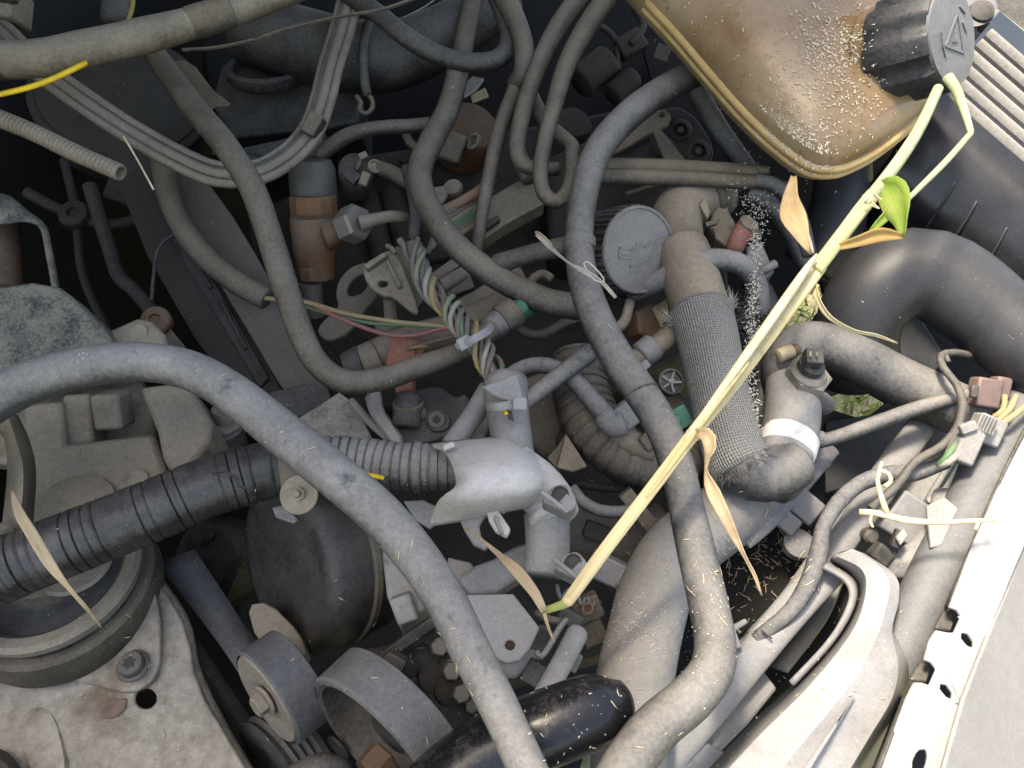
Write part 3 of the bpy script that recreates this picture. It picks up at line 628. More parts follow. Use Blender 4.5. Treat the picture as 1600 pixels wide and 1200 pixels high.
box('body', (630, 552, .02), (42, 46, 30), 12, red_plastic, e); box('socket', (652, 548, .022), (22, 28, 20), 30, red_plastic, e); box('foot', (632, 602, .03), (34, 30, 22), -4, red_plastic, e, taper=.8)
e = thing('black_sensor_housing', 'black moulded sensor housing with a torx screw below the red connector', 'sensor', (665, 650, 0))
plate('housing', [(612, 628), (655, 606), (690, 602), (712, 622), (728, 612), (738, 640), (705, 680), (660, 692), (628, 694), (612, 668)], (.02, 0, 0), .04, plas_dark, e, rnd=1, bevel=.004)
tube('post', [(634, 668, .03, 22), (638, 632, .035, 22), (641, 618, .036, 20)], 22, plas_dark, e, n=26); lathe('post_ring', (638, 632, .036), (0, .9, .45), [(24, -4), (25, 0), (24, 4), (18, 5)], rubber_brown, e, n=26)
torx((682, 657, .022), (.1, .2, 1), 14, e, dark_steel); torx((655, 644, .024), (.1, .2, 1), 9, e, steel)
plate('ear', [(668, 640), (690, 636), (706, 652), (700, 672), (676, 674), (664, 660)], .024, .008, plas_dark, e, rnd=1)
e = thing('alloy_bracket', 'bare cast alloy bracket arm below the long hose', 'bracket', (590, 650, 0))
loft('arm', [([(568, 616), (596, 606), (600, 640), (616, 660), (634, 688), (618, 700), (604, 686), (584, 660), (574, 640)], .03), ([(574, 616), (594, 608), (597, 640), (612, 662), (628, 688), (620, 696), (608, 684), (590, 658), (578, 640)], .036)], alloy_clean, e, bevel=.001)
tube('brace', [(548, 626, .02), (575, 656, .022), (606, 684, .022)], 7, alloy, e, n=10)
e = thing('dusty_shield', 'rough dusty metal shield with rust beside the black conduit', 'shield', (520, 670, 0))
plate('shield', [(462, 655), (500, 632), (530, 612), (548, 626), (566, 652), (584, 690), (588, 712), (520, 712), (480, 700)], (.01, 0, 0), .006, dusty('rusty_shield', (.2, .14, .1), dust=(.45, .41, .35), amt=.5, scale=40, var=1.5, stain=((.14, .08, .05), .6, 60)), e)
# ================================================================ ENGINE MOUNT, lower left
e = thing('chassis_panel', 'pale dirty metal chassis panel with a round hole', 'panel', (150, 1120, -.05))
cpts = [(-260, 900), (240, 900), (262, 930), (284, 968), (297, 1010), (303, 1050), (318, 1090), (348, 1140), (392, 1215), (470, 1380), (-260, 1380)]
plate('panel', cpts, (-.015, 0, -.004), .004, chassis_m, e, holes=[circ(227, 1091, 17, 22, .95)], bevel=.0015)
grid('rolled_edge', [[(240, 900, -.0147), (284, 968, -.017), (303, 1050, -.021), (348, 1140, -.024), (392, 1215, -.027)], [(250, 902, -.022), (294, 968, -.025), (313, 1050, -.028), (358, 1140, -.031), (402, 1215, -.034)], [(248, 905, -.06), (296, 975, -.063), (312, 1055, -.066), (352, 1145, -.07), (400, 1220, -.075)]], chassis_m, e, thick=.002)
loft('pressed_boss', [([(18, 1130), (40, 1098), (78, 1098), (98, 1130), (118, 1215), (40, 1215)], -.018), ([(28, 1134), (46, 1106), (74, 1106), (90, 1134), (106, 1215), (50, 1215)], -.0125)], chassis_m, e, rnd=2)
grid('wheel_arch_lip', [[(-30, 1165, -.01), (10, 1178, -.01), (40, 1215, -.012)], [(-30, 1180, .004), (4, 1190, .004), (26, 1215, .003)], [(-30, 1200, -.03), (0, 1208, -.03), (16, 1225, -.03)]], rubber_dark, e, thick=.002)
tag(ribbon('dry_leaf', [(197, 1092, -.012, 3, 0), (190, 1100, -.012, 20, 10), (176, 1108, -.012, 28, 0), (162, 1116, -.012, 14, -10), (158, 1118, -.012, 2, 0)], plain('brown_leaf', (.2, .13, .09), .8), fold=.15), 'curled brown dead leaf lying on the chassis panel', 'leaf')
e = thing('engine_mount', 'round hydraulic engine mount with beige ring on a bolted flange', 'engine mount', (110, 960, -.02))
MA = (0.02, .70, .72)
plate('flange', [(-30, 1015), (60, 1046), (150, 1072), (205, 1084), (238, 1066), (250, 1036), (250, 960), (235, 900), (60, 900), (-30, 940)], (-.004, 0, -.003), .006, chassis_m, e, rnd=1)
lathe('rubber_cup', (104, 930, -.012), MA, [(143, -12), (146, 0), (147, 20), (143, 42), (136, 48), (126, 47)], dusty('cup_rubber', (.05, .042, .032), dust=(.22, .185, .13), amt=.2, up=.4, var=.7), e, n=60)
lathe('dark_groove', (104, 930, -.012), MA, [(127, 40), (126, 64)], rubber_dark, e, n=60)
lathe('beige_ring', (104, 930, -.012), MA, [(126, 58), (132, 62), (133, 74), (127, 82), (112, 80), (102, 68), (94, 46)], cast_beige, e, n=60)
lathe('inner_cone', (104, 926, -.012), MA, [(94, 30), (90, 44), (66, 58), (62, 92), (56, 96)], rubber_brown, e, n=50)
lathe('inner_plate', (116, 880, .03), MA, [(58, 0), (60, 4), (56, 9), (20, 10)], cast_beige, e, n=40)
torx((207, 1040, .0), (0, .6, .8), 20, e, dark_steel)
e = thing('mount_bracket', 'beige cast iron engine mount bracket with stepped blocks', 'bracket', (150, 650, .02))
plate('mottled_top', [(-160, 470), (50, 440), (92, 448), (110, 462), (140, 492), (160, 508), (172, 528), (188, 548), (186, 575), (120, 585), (-160, 640)], (.07, 0, -.01), .03, mottled, e, bevel=.003)
plate('lug', [(168, 516), (188, 508), (215, 496), (235, 500), (256, 520), (264, 545), (250, 570), (186, 570)], (.055, 0, 0), .02, cast_beige, e, bevel=.003); lathe('casting_mark', (217, 520, .0552), (0, .2, 1), [(14, 0), (14, 2), (12, 2.4)], cast_beige, e, n=24)
plate('back_wall', [(-30, 600), (200, 560), (240, 640), (245, 700), (40, 730), (-30, 720)], (.005, 0, 0), .02, cast_beige, e, bevel=.003)
box('step_block', (84, 668, .03), (58, 76, 50), -6, cast_beige, e, bevel=.003); box('step_block', (132, 658, .028), (44, 84, 40), -4, cast_beige, e, bevel=.003); box('step_block', (177, 640, .036), (44, 56, 50), -3, cast_beige, e, bevel=.003, tilt=(10, 0))
plate('wing', [(216, 604), (262, 598), (296, 600), (330, 660), (328, 690), (300, 722), (268, 745), (252, 712), (244, 672)], (.05, 0, 0), .05, cast_beige, e, bevel=.004)
plate('deck', [(40, 700), (240, 676), (262, 740), (230, 790), (150, 800), (60, 800), (44, 762)], (.035, 0, 0), .03, cast_beige, e, bevel=.004, holes=[circ(112, 812 - 12, 62, 22, .42)] if 0 else ())
lathe('cast_dimple', (216, 750, .036), (0, .4, .9), [(16, 0), (16, 2.5), (14, 3)], cast_beige, e, n=24)
lathe('cap_ring', (118, 800, .04), MA, [(64, 0), (62, 14), (40, 20), (10, 21)], cast_beige, e, n=40)
grid('curved_rib', [[(-20, 660, .07), (8, 680, .07), (16, 730, .07), (8, 820, .07)], [(12, 652, .085), (26, 690, .085), (36, 740, .085), (30, 830, .085)], [(24, 650, .06), (42, 690, .06), (52, 740, .06), (46, 830, .06)]], cast_beige, e, thick=.004)
e = thing('mount_ear', 'rusty washer eye behind the beige bracket lug', 'eye', (243, 497, .0))
lathe('eye', (243, 500, .01), (.15, .2, .95), [(22, -20), (23, 0), (20, 4), (9, 5), (8, 0)], rust, e, n=24); plate('root', [(236, 510), (262, 508), (300, 555), (290, 590), (240, 580)], -.002, .02, rubber_brown, e)
e = thing('mount_bolt', 'dark flanged bolt with a slotted head on the mount bracket', 'bolt', (355, 665, .0))
lathe('flange', (354, 678, .0), (0, .75, .66), [(27, -30), (28, 0), (28, 12), (24, 16), (20, 16)], rubber_dark, e, n=30); lathe('washer_ring', (354, 664, .006), (0, .75, .66), [(24, 0), (25, 4), (23, 8), (19, 8)], cast_beige, e, n=30)
lathe('head', (353, 652, .01), (0, .75, .66), [(20, -10), (20, 16), (17, 20), (9, 20), (8, 17)], cast_beige, e, n=28); box('slot', (351, 636, .034), (12, 5, 5), 30, grime, e)
e = thing('arch_bracket', 'bent rusty sheet metal arch above the mottled mount', 'bracket', (40, 400, .05))
grid('arch', [[(-30, 302, .07), (12, 306, .07), (42, 330, .07), (70, 352, .07), (80, 390, .07), (91, 450, .07)], [(-30, 352, .075), (8, 350, .075), (40, 346, .075), (63, 356, .075), (72, 395, .075), (82, 450, .075)]], mottled, e, thick=.002)
grid('arch_depth', [[(-30, 302, .07), (12, 306, .07), (42, 330, .07), (70, 352, .07), (80, 390, .07), (91, 450, .07)], [(-30, 330, .0), (8, 330, .0), (40, 336, .0), (65, 354, .0), (75, 395, .0), (86, 450, .0)]], rubber_dark, e, thick=.002)
hose('rusty brown round post inside the sheet metal arch', [(0, 330, .03), (4, 400, .035), (6, 460, .04)], 27, rust, name='buffer_post', cat='post')
# ================================================================ FOREGROUND HOSE, CONDUIT
hose('thick grey hose arching across the mount and down past the pulleys', [(-260, 760, .13, 34), (-140, 705, .14, 34), (-40, 645, .15, 34), (30, 604, .155, 34), (100, 580, .16, 33), (170, 568, .165, 32), (232, 566, .165, 31), (300, 580, .165, 31), (365, 616, .165, 32), (440, 676, .165, 34), (515, 736, .165, 35), (590, 800, .162, 35), (650, 868, .16, 34), (696, 938, .16, 33), (734, 1015, .16, 32), (780, 1105, .16, 31), (835, 1225, .16, 31), (890, 1330, .15, 31), (930, 1450, .12, 31)], 32, rubber_pale, n=34, wob=.02)
e = thing('black_conduit', 'cracked black corrugated conduit crossing under the thick grey hose', 'conduit', (350, 770, .08))
cpath = [(-280, 985, .08, 52), (-150, 950, .09, 52), (-30, 905, .095, 52), (60, 868, .097, 51), (150, 833, .098, 50), (240, 797, .098, 49), (320, 763, .096, 47), (400, 739, .092, 46), (450, 729, .088, 45)]
tube('conduit', cpath, 48, conduit_m, e, n=40, rib=(.0066, .06, .1, .025, .35), seed=3)
cpath2 = [(440, 731, .088, 44), (500, 722, .082, 41), (560, 722, .08, 39), (620, 728, .08, 38), (680, 730, .08, 37), (750, 728, .078, 36)]
tube('conduit', cpath2, 40, conduit_d, e, n=40, rib=(.0064, .09, .13, .03), seed=9)
tube('split_sleeve', [(645, 730, .0805, 40.5), (662, 730, .0805, 40.5)], 40, conduit_d, e, n=36)
wire([(574, 741, .101), (588, 744, .1015), (600, 747, .10)], 3.5, yellow_w, e)
plate('crack', [(582, 741), (600, 743), (625, 748), (622, 752), (600, 749), (588, 747)], .1005, .001, grime, e, bevel=0)
for pl in ([(330, 738), (352, 733), (372, 745), (374, 757), (388, 762), (386, 765), (370, 760), (366, 748), (350, 738)], [(312, 730), (325, 728), (336, 741), (333, 743), (322, 733)]):
    plate('crack', pl, .1275, .001, grime, e, bevel=0)
e = thing('conduit_clamp', 'rusty round washer clamp pinning the black conduit', 'clamp', (467, 773, .12))
plate('strap', [(432, 704), (458, 700), (476, 730), (480, 770), (440, 770), (436, 740)], .115, .002, rubber_brown, e)
lathe('washer', (467, 773, .125), (-.1, .15, 1), [(30, -3), (31, 0), (30, 2), (8, 3.5)], cast_beige, e, n=36)
lathe('stud', (468, 772, .127), (-.1, .15, 1), [(11, 0), (11, 6), (6, 7), (6, 16), (4, 17)], cast_beige, e, n=6, smooth=20); plate('tail', [(424, 792), (446, 788), (466, 812), (458, 818), (430, 808)], .1, .003, rubber, e)
# pale junction
e = thing('conduit_junction', 'pale dusty plastic conduit junction with snap covers', 'conduit', (780, 740, .1))
junction_m = dusty('junction_plastic', (.3, .29, .28), dust=(.62, .595, .565), amt=.5, up=.35, rough=.55, var=.6, scale=26, specks=.6, stain=[((.46, .44, .415), .55, 34), ((.24, .225, .205), .67, 90)])
grid('shell', [[(674, 696, .1), (692, 704, .126), (706, 726, .143), (714, 758, .146), (696, 772, .14), (682, 788, .13), (670, 820, .108)], [(735, 688, .1), (738, 705, .134), (742, 728, .15), (744, 752, .153), (740, 774, .148), (732, 790, .136), (724, 812, .11)], [(785, 684, .1), (792, 702, .134), (797, 726, .15), (798, 748, .152), (795, 768, .147), (790, 782, .134), (780, 800, .108)], [(830, 704, .1), (838, 718, .13), (844, 736, .142), (845, 752, .143), (842, 768, .138), (836, 780, .126), (828, 790, .106)]], junction_m, e, thick=.0028, m=30)
plate('shell_tab', [(690, 696), (708, 688), (712, 696), (694, 704)], .142, .003, junction_m, e)
tube('elbow', [(800, 740, .1, 48), (835, 758, .1, 42), (858, 782, .1, 39), (868, 806, .098, 38)], 42, junction_m, e, n=34)
tube('collar', [(862, 796, .098, 40), (868, 812, .098, 40)], 40, junction_m, e, n=34)
tube('branch_pipe', [(854, 800, .09, 36), (856, 850, .085, 35), (852, 900, .08, 35)], 36, plas_grey, e, n=30)
tube('neck', [(790, 598, .085, 33), (793, 640, .09, 31), (800, 690, .095, 30), (812, 745, .1, 26)], 32, plas_grey, e, n=30, arc=(-2.0, 2.2), solid=.002)
plate('neck_flap', [(752, 604), (808, 584), (820, 630), (806, 628), (780, 622), (764, 612)], .118, .002, plas_grey, e)
plate('neck_split', [(786, 640), (800, 642), (803, 658), (795, 654)], .122, .001, grime, e, bevel=0)
wire([(788, 638, .1215), (792, 648, .122)], 3, yellow_w, e)
for (x, y) in ((876, 776), (896, 882)):
    lg = plate('latch_lug', [(x - 32, y + 6), (x - 14, y - 16), (x + 6, y - 22), (x + 22, y - 4), (x + 26, y + 14), (x + 10, y + 26), (x - 6, y + 18)], .13 if y < 800 else .11, .012, plas_grey, e, rnd=1)
    lathe('eye', (x, y - 2, (.131 if y < 800 else .111)), (.3, .3, .9), [(13, -8), (15, 0), (13, 2), (11, 0)], grime, lg, n=20)
    box('latch_bar', (x - 10, y + 8, .138 if y < 800 else .118), (54, 8, 8), 38, plas_grey, lg)
e = thing('junction_tie', 'grey plastic tie round the neck of the pale junction', 'cable tie', (790, 632, .12))
tube('strap', [(760, 634, .115), (772, 636, .125), (790, 634, .128), (806, 630, .125)], 7, plas_grey, e, n=10, oval=.35); box('tie_head', (812, 631, .128), (22, 20, 16), 0, plas_pale, e)
e = thing('fork_clip', 'forked pale alloy clip hanging under the pale junction', 'clip', (768, 815, .08))
plate('bracket', [(714, 802), (750, 782), (768, 804), (757, 807), (749, 821), (752, 838), (765, 850), (758, 858), (740, 850), (726, 828)], .112, .005, plas_grey, e)
plate('prong', [(756, 780), (766, 777), (798, 826), (792, 837), (774, 828), (764, 812)], .117, .006, junction_m, e); plate('prong', [(777, 770), (785, 768), (789, 802), (781, 800)], .112, .003, alloy_clean, e); plate('prong', [(770, 806), (776, 804), (788, 832), (782, 836)], .122, .003, plas_grey, e)
plate('plate', [(630, 782), (662, 780), (700, 800), (672, 826), (650, 812)], .06, .004, plas_grey, e)

# ---------------------------------------------------------------- dim hardware in the gaps
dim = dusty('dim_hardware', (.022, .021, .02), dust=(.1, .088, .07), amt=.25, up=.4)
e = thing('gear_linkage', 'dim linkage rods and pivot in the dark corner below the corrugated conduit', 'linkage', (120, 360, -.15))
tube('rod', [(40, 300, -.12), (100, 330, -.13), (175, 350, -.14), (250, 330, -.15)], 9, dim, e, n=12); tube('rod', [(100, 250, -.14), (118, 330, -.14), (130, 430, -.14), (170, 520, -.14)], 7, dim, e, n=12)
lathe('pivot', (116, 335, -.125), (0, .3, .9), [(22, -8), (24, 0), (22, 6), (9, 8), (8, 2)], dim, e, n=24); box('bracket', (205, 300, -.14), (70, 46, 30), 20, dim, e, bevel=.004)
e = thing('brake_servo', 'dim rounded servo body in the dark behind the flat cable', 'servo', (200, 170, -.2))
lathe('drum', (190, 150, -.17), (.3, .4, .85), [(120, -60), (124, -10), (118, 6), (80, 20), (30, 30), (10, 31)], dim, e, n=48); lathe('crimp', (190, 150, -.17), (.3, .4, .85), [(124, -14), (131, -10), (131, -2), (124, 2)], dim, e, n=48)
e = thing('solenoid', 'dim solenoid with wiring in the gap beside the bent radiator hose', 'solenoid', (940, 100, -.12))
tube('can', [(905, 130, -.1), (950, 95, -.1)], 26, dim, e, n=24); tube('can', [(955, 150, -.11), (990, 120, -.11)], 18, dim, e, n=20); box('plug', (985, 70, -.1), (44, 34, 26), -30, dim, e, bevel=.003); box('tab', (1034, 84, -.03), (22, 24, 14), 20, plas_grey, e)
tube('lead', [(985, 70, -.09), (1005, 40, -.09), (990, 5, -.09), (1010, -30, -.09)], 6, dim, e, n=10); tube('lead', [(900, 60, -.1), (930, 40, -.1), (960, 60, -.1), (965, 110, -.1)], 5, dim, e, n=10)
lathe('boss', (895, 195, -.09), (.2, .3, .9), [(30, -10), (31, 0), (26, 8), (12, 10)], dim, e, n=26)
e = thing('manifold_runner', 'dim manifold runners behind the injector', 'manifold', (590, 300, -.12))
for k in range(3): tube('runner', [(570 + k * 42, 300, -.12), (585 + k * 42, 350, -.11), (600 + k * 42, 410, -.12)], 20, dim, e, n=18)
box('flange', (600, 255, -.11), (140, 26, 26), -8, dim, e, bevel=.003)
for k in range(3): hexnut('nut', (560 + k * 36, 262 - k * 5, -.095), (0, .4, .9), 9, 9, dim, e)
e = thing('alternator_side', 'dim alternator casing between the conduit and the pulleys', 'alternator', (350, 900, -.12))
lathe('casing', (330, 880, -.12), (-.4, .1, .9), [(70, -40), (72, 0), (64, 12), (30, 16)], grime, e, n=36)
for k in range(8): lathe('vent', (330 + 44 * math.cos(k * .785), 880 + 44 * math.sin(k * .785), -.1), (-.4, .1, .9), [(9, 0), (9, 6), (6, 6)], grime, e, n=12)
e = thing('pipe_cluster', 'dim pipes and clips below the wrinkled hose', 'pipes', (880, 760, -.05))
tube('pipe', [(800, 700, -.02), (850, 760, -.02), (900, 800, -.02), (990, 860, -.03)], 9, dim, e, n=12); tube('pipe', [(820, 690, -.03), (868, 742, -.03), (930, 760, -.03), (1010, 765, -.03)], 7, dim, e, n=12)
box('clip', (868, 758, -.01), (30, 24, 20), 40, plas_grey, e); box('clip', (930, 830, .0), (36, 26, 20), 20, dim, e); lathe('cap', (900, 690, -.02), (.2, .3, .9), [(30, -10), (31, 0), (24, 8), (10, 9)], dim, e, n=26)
# ================================================================ RIGHT OF CENTRE
e = thing('radiator_hose', 'thick bent radiator hose running from the amber tank to the lower edge', 'hose', (960, 500, .1))
tube('hose', [(1098, 108, .03, 21), (1060, 128, .05, 22), (1010, 158, .075, 22.5), (962, 200, .09, 23), (930, 245, .1, 23), (912, 305, .105, 22.5), (905, 375, .11, 22.5), (912, 440, .115, 24), (935, 505, .12, 26), (968, 565, .12, 27), (1005, 618, .12, 27), (1036, 670, .12, 27), (1058, 730, .12, 27), (1074, 800, .12, 28), (1090, 870, .12, 30), (1106, 940, .12, 31), (1117, 1000, .12, 32), (1112, 1048, .12, 34), (1078, 1092, .118, 36), (1022, 1140, .115, 37), (968, 1215, .11, 38), (930, 1300, .1, 38), (900, 1420, .07, 38)], 26, rubber, e, n=34, wob=.025)
tube('collar', [(906, 372, .11, 25.5), (905, 385, .11, 26), (906, 394, .11, 25.5)], 26, rubber, e, n=30)
tube('side_branch', [(895, 383, .1, 16), (850, 392, .085, 15.5), (800, 405, .07, 15), (775, 412, .06, 15)], 15, rubber_dark, e, n=22)
tube('clip_band', [(1003, 612, .121, 28), (1005, 616, .121, 28)], 28, rubber, e, n=30)
# oil filler cap
e = thing('oil_filler_cap', 'round knurled grey oil filler cap embossed with an oil can', 'cap', (990, 390, .03))
OA = Vec((.46, -.12, .88)).normalized(); oc = (990, 391, .05)
def knurl(a, r, z): return r * (1 + (.022 if math.sin(36 * a) > 0 else -.022)) if z < 20 and r > 55 else r
lathe('cap_skirt', oc, OA, [(62, -34), (69, -30), (69, -10), (69, 8), (67, 14)], plas_dark, e, n=144, mod=knurl, smooth=30)
lathe('cap_face', oc, OA, [(67, 10), (68, 15), (66, 18), (63, 18), (62, 15.5), (30, 16.5), (4, 17)], dusty('cap_plastic', (.09, .09, .09), dust=(.32, .305, .285), amt=.5, up=.2, var=.5, specks=.3, stain=((.3, .2, .12), .7, 12)), e, n=72, smooth=25)
lathe('filler_neck', (950, 380, .0), OA, [(50, -40), (50, 10)], plas_dark, e, n=40); plate('neck_plate', [(928, 330), (968, 322), (985, 340), (960, 400), (930, 390)], .0, .01, rubber_dark, e)
# embossed oil can
kA = V(*OA); kX = (V(0, 1, 0) - V(0, 1, 0).dot(kA) * kA).normalized(); kY = kA.cross(kX); ks = S(oc[1], oc[2]); ko = P(*oc)
def capbar(parent, o_, X_, Y_, A_, sc_, a, b_, wd, z, mat, ht=2.6):
    d = Vec((b_[0] - a[0], b_[1] - a[1])); l = d.length; d /= l; nrm = Vec((-d.y, d.x)); q = []
    for zz in (z, z + ht):
        for u, v in ((-wd / 2, -1), (l + wd / 2, -1), (l + wd / 2, 1), (-wd / 2, 1)):
            p = Vec(a) + d * u + nrm * v * wd / 2; q.append(o_ + sc_ * (p.x * X_ + p.y * Y_ + zz * A_))
    return link('emblem_line', mesh(q, [(3, 2, 1, 0), (4, 5, 6, 7), (0, 1, 5, 4), (1, 2, 6, 5), (2, 3, 7, 6), (3, 0, 4, 7)]), mat, parent)
em = MATS['cap_plastic']
def toX(p): return (p[1], -p[0])    # picture right, up -> cap axes
for a, b_ in (((-38, -14), (-38, 0)), ((-38, 0), (-16, 0)), ((-16, 0), (-16, -26)), ((-16, -26), (18, -14)), ((18, -14), (28, 12)), ((28, 12), (40, 26)), ((-14, 2), (8, 6)), ((8, 6), (40, 28)), ((-38, -14), (-18, -14)), ((-8, 8), (4, 12)), ((-8, 4), (-8, 8)), ((42, 14), (44, 22)), ((42, 14), (47, 12)), ((-32, -9), (-22, -9))):
    capbar(e, ko, kX, kY, kA, ks, toX(a), toX(b_), 2.6, 15.5, em)
hose('grey hose arching from under the oil cap over the braided hose', [(985, 458, .015, 18), (1030, 440, .035, 18.5), (1075, 415, .055, 18), (1120, 405, .062, 17), (1160, 415, .055, 17), (1182, 445, .04, 17), (1186, 490, .02, 17)], 18, rubber_pale)
# twin pipes
e = thing('twin_pipe', 'flat dusty twin pipe running below the amber tank', 'pipe', (1060, 268, .02))
tube('pipe', [(935, 258, .03, 12), (1050, 260, .035, 11), (1150, 266, .035, 11), (1196, 268, .035, 9)], 11, rubber_brown, e, n=20, caps=('flat', 'round'))
tube('pipe', [(935, 276, .034, 13), (1050, 278, .039, 12), (1140, 283, .039, 12), (1180, 284, .036, 11)], 12, rubber_brown, e, n=20)
tube('wrap', [(932, 267, .03, 20), (1050, 269, .034, 19), (1130, 274, .034, 18), (1182, 276, .034, 17)], 19, rubber_brown, e, n=24, oval=.6)
hose('short grey hose turning down beside the amber tank', [(1178, 282, .036, 12), (1210, 290, .034, 12.5), (1235, 312, .03, 13), (1252, 350, .02, 13), (1262, 400, .0, 14)], 13, rubber)
hose('grey hose sloping down behind the twin pipe', [(1172, 298, .015, 16), (1210, 325, .012, 17), (1240, 365, .005, 18), (1265, 420, -.01, 18)], 17, rubber)
hose('smooth dark hose slanting from the radiator hose to the twin pipe', [(1070, 110, .0, 16), (1095, 155, .0, 16), (1125, 205, .0, 16), (1160, 255, .0, 16), (1180, 285, -.005, 16)], 16, rubber)
tag(wire([(978, 302, -.01), (1000, 296, -.005), (1020, 290, -.005), (1045, 288, -.01)], 3, W['sage']), 'thin green wire crossing above the oil cap', 'wire')
# thermostat side fitting
e = thing('coolant_elbow', 'beige coolant elbow with hose clips above the braided hose', 'fitting', (1080, 320, .0))
tube('elbow', [(1130, 300, -.01, 36), (1095, 312, .0, 38), (1062, 330, .01, 40), (1058, 365, .015, 40), (1070, 410, .02, 38)], 38, cast_beige, e, n=32)
tube('flange_ring', [(1108, 305, .0, 42), (1098, 310, .002, 43)], 42, rubber_brown, e, n=32)
tube('clip_ring', [(1122, 301, -.004, 40), (1116, 303, -.002, 41)], 40, cast_beige, e, n=32)
plate('housing', [(1080, 292), (1110, 280), (1136, 290), (1140, 330), (1152, 350), (1140, 362), (1118, 372), (1108, 350), (1118, 320), (1100, 300)], (.012, 0, 0), .03, cast_beige, e, bevel=.003)
plate('clip_tab', [(1102, 346), (1126, 341), (1122, 349), (1104, 354)], .03, .004, rubber_brown, e); plate('clip_tab', [(1092, 318), (1102, 308), (1110, 330), (1106, 342)], .034, .004, cast_beige, e)
plate('outlet', [(1114, 356), (1150, 360), (1150, 375), (1135, 385), (1118, 372)], .014, .01, cast_beige, e)
e = thing('red_plug', 'faded red plastic plug beside the coolant elbow', 'plug', (1160, 370, .02))
tube('plug', [(1146, 392, .02, 14), (1156, 370, .03, 15), (1168, 352, .035, 16)], 15, dusty('faded_red', (.3, .06, .045), dust=(.45, .3, .24), amt=.25), e, n=20); lathe('end_cap', (1168, 352, .037), (.45, .6, .65), [(16, 0), (17, 4), (15, 8), (5, 9)], cast_beige, e, n=20)
e = thing('grey_valve', 'pale angular valve body beyond the braided hose', 'valve', (1175, 410, 0))
plate('body', [(1165, 385), (1190, 378), (1200, 400), (1210, 425), (1190, 440), (1170, 420)], .012, .03, plas_grey, e); tube('spigot', [(1188, 424, .02), (1212, 412, .02)], 7, plas_grey, e)
# braided hose
e = thing('braided_hose', 'grey braid sleeved coolant hose with frayed ends', 'hose', (1130, 600, .05))
tube('hose', [(1068, 395, .035, 39), (1082, 440, .045, 43), (1098, 500, .052, 44), (1116, 580, .055, 43), (1134, 660, .055, 44), (1150, 712, .055, 46), (1180, 738, .055, 46), (1215, 738, .055, 42), (1245, 722, .052, 38)], 44, rubber, e, n=36)
tube('hose_top', [(1066, 388, .035, 40), (1080, 435, .045, 44), (1096, 490, .052, 45)], 44, cast_beige, e, n=36)
braid = dusty('braided_sleeve', (.44, .43, .41), dust=(.58, .56, .52), amt=.45, up=.15, rough=.7, weave=(220.0, 1500.0, 1.6), bump=.9, specks=.2)
tube('braid_sleeve', [(1094, 482, .052, 49), (1106, 530, .054, 47.5), (1120, 598, .055, 46), (1134, 660, .055, 47), (1147, 706, .055, 49), (1160, 732, .054, 52)], 47, braid, e, n=60, uv=True, step=.003)
def fray(parent, centre, axis, r, count, ln, mat, seed, spread=.55):
    """loose thread ends standing off a cut sleeve"""
    rnd = random.Random(seed); o_ = P(*centre); A = V(*axis).normalized(); X = A.orthogonal().normalized(); Y = A.cross(X); k = S(centre[1], centre[2]); vs_ = []; fs = []
    for i in range(count):
        a = rnd.uniform(0, 6.283); d = math.cos(a) * X + math.sin(a) * Y
        p = o_ + d * r * k - A * rnd.uniform(0, 14) * k; dr = (A * rnd.uniform(.2, 1) + d * rnd.uniform(-.1, spread) + Vec((rnd.uniform(-.4, .4), rnd.uniform(-.4, .4), rnd.uniform(-.4, .4)))).normalized()
        l = rnd.uniform(.4, 1) * ln * k; sd_ = dr.cross(CAM - p).normalized() * .00022
        bend = Vec((rnd.uniform(-1, 1), rnd.uniform(-1, 1), rnd.uniform(-1, 1))) * l * .25
        q = len(vs_); m1 = p + dr * l * .55 + bend * .4; m2 = p + dr * l + bend
        vs_ += [p - sd_, p + sd_, m1 + sd_, m1 - sd_, m2]; fs += [(q, q + 1, q + 2, q + 3), (q + 3, q + 2, q + 4)]
    o = link('frayed_threads', mesh(vs_, fs), mat, parent, solid=.0002); o['kind'] = 'stuff'; return o
thread = plain('thread_fibre', (.42, .4, .36), .8)
fray(e, (1095, 486, .052), (-.3, .9, .15), 48, 300, 30, thread, 1, .45)
fray(e, (1160, 730, .054), (.45, -.8, .1), 50, 200, 26, plain('dark_thread_fibre', (.12, .115, .11), .8), 2)
hose('dark smooth hose behind the braided hose', [(1178, 440, .0, 20), (1196, 480, .0, 22), (1200, 540, .0, 24), (1190, 620, .0, 24), (1175, 700, -.01, 24)], 22, rubber_black)
# fluffy debris hanging in old web
def fluff(name, label, line, count, wd, ln, mat, seed):
    rnd = random.Random(seed); vs_ = []; fs = []; sm = path([(x, y, h, 1) for x, y, h in line], 1, .002)
    for i in range(count):
        p, rr = rnd.choice(sm); p = p + rr * wd * Vec((rnd.gauss(0, 1), rnd.gauss(0, 1), rnd.gauss(0, 1))) * .5
        d = Vec((rnd.gauss(0, 1), rnd.gauss(0, 1), rnd.gauss(0, 1))).normalized(); l = rnd.uniform(.3, 1) * ln * rr; s2 = d.orthogonal().normalized() * rr * rnd.uniform(.4, 1.1); s3 = d.cross(s2)
        q = len(vs_); vs_ += [p - d * l / 2 - s2, p - d * l / 2 + s2, p - d * l / 2 + s3, p + d * l / 2]; fs += [(q, q + 1, q + 3), (q + 1, q + 2, q + 3), (q + 2, q, q + 3), (q, q + 2, q + 1)]
    o = link(name, mesh(vs_, fs), mat); tag(o, label, 'debris', kind='stuff'); return o
chaff = plain('pale_chaff', (.75, .72, .64), .8, scale=200, c2=(.5, .46, .38))
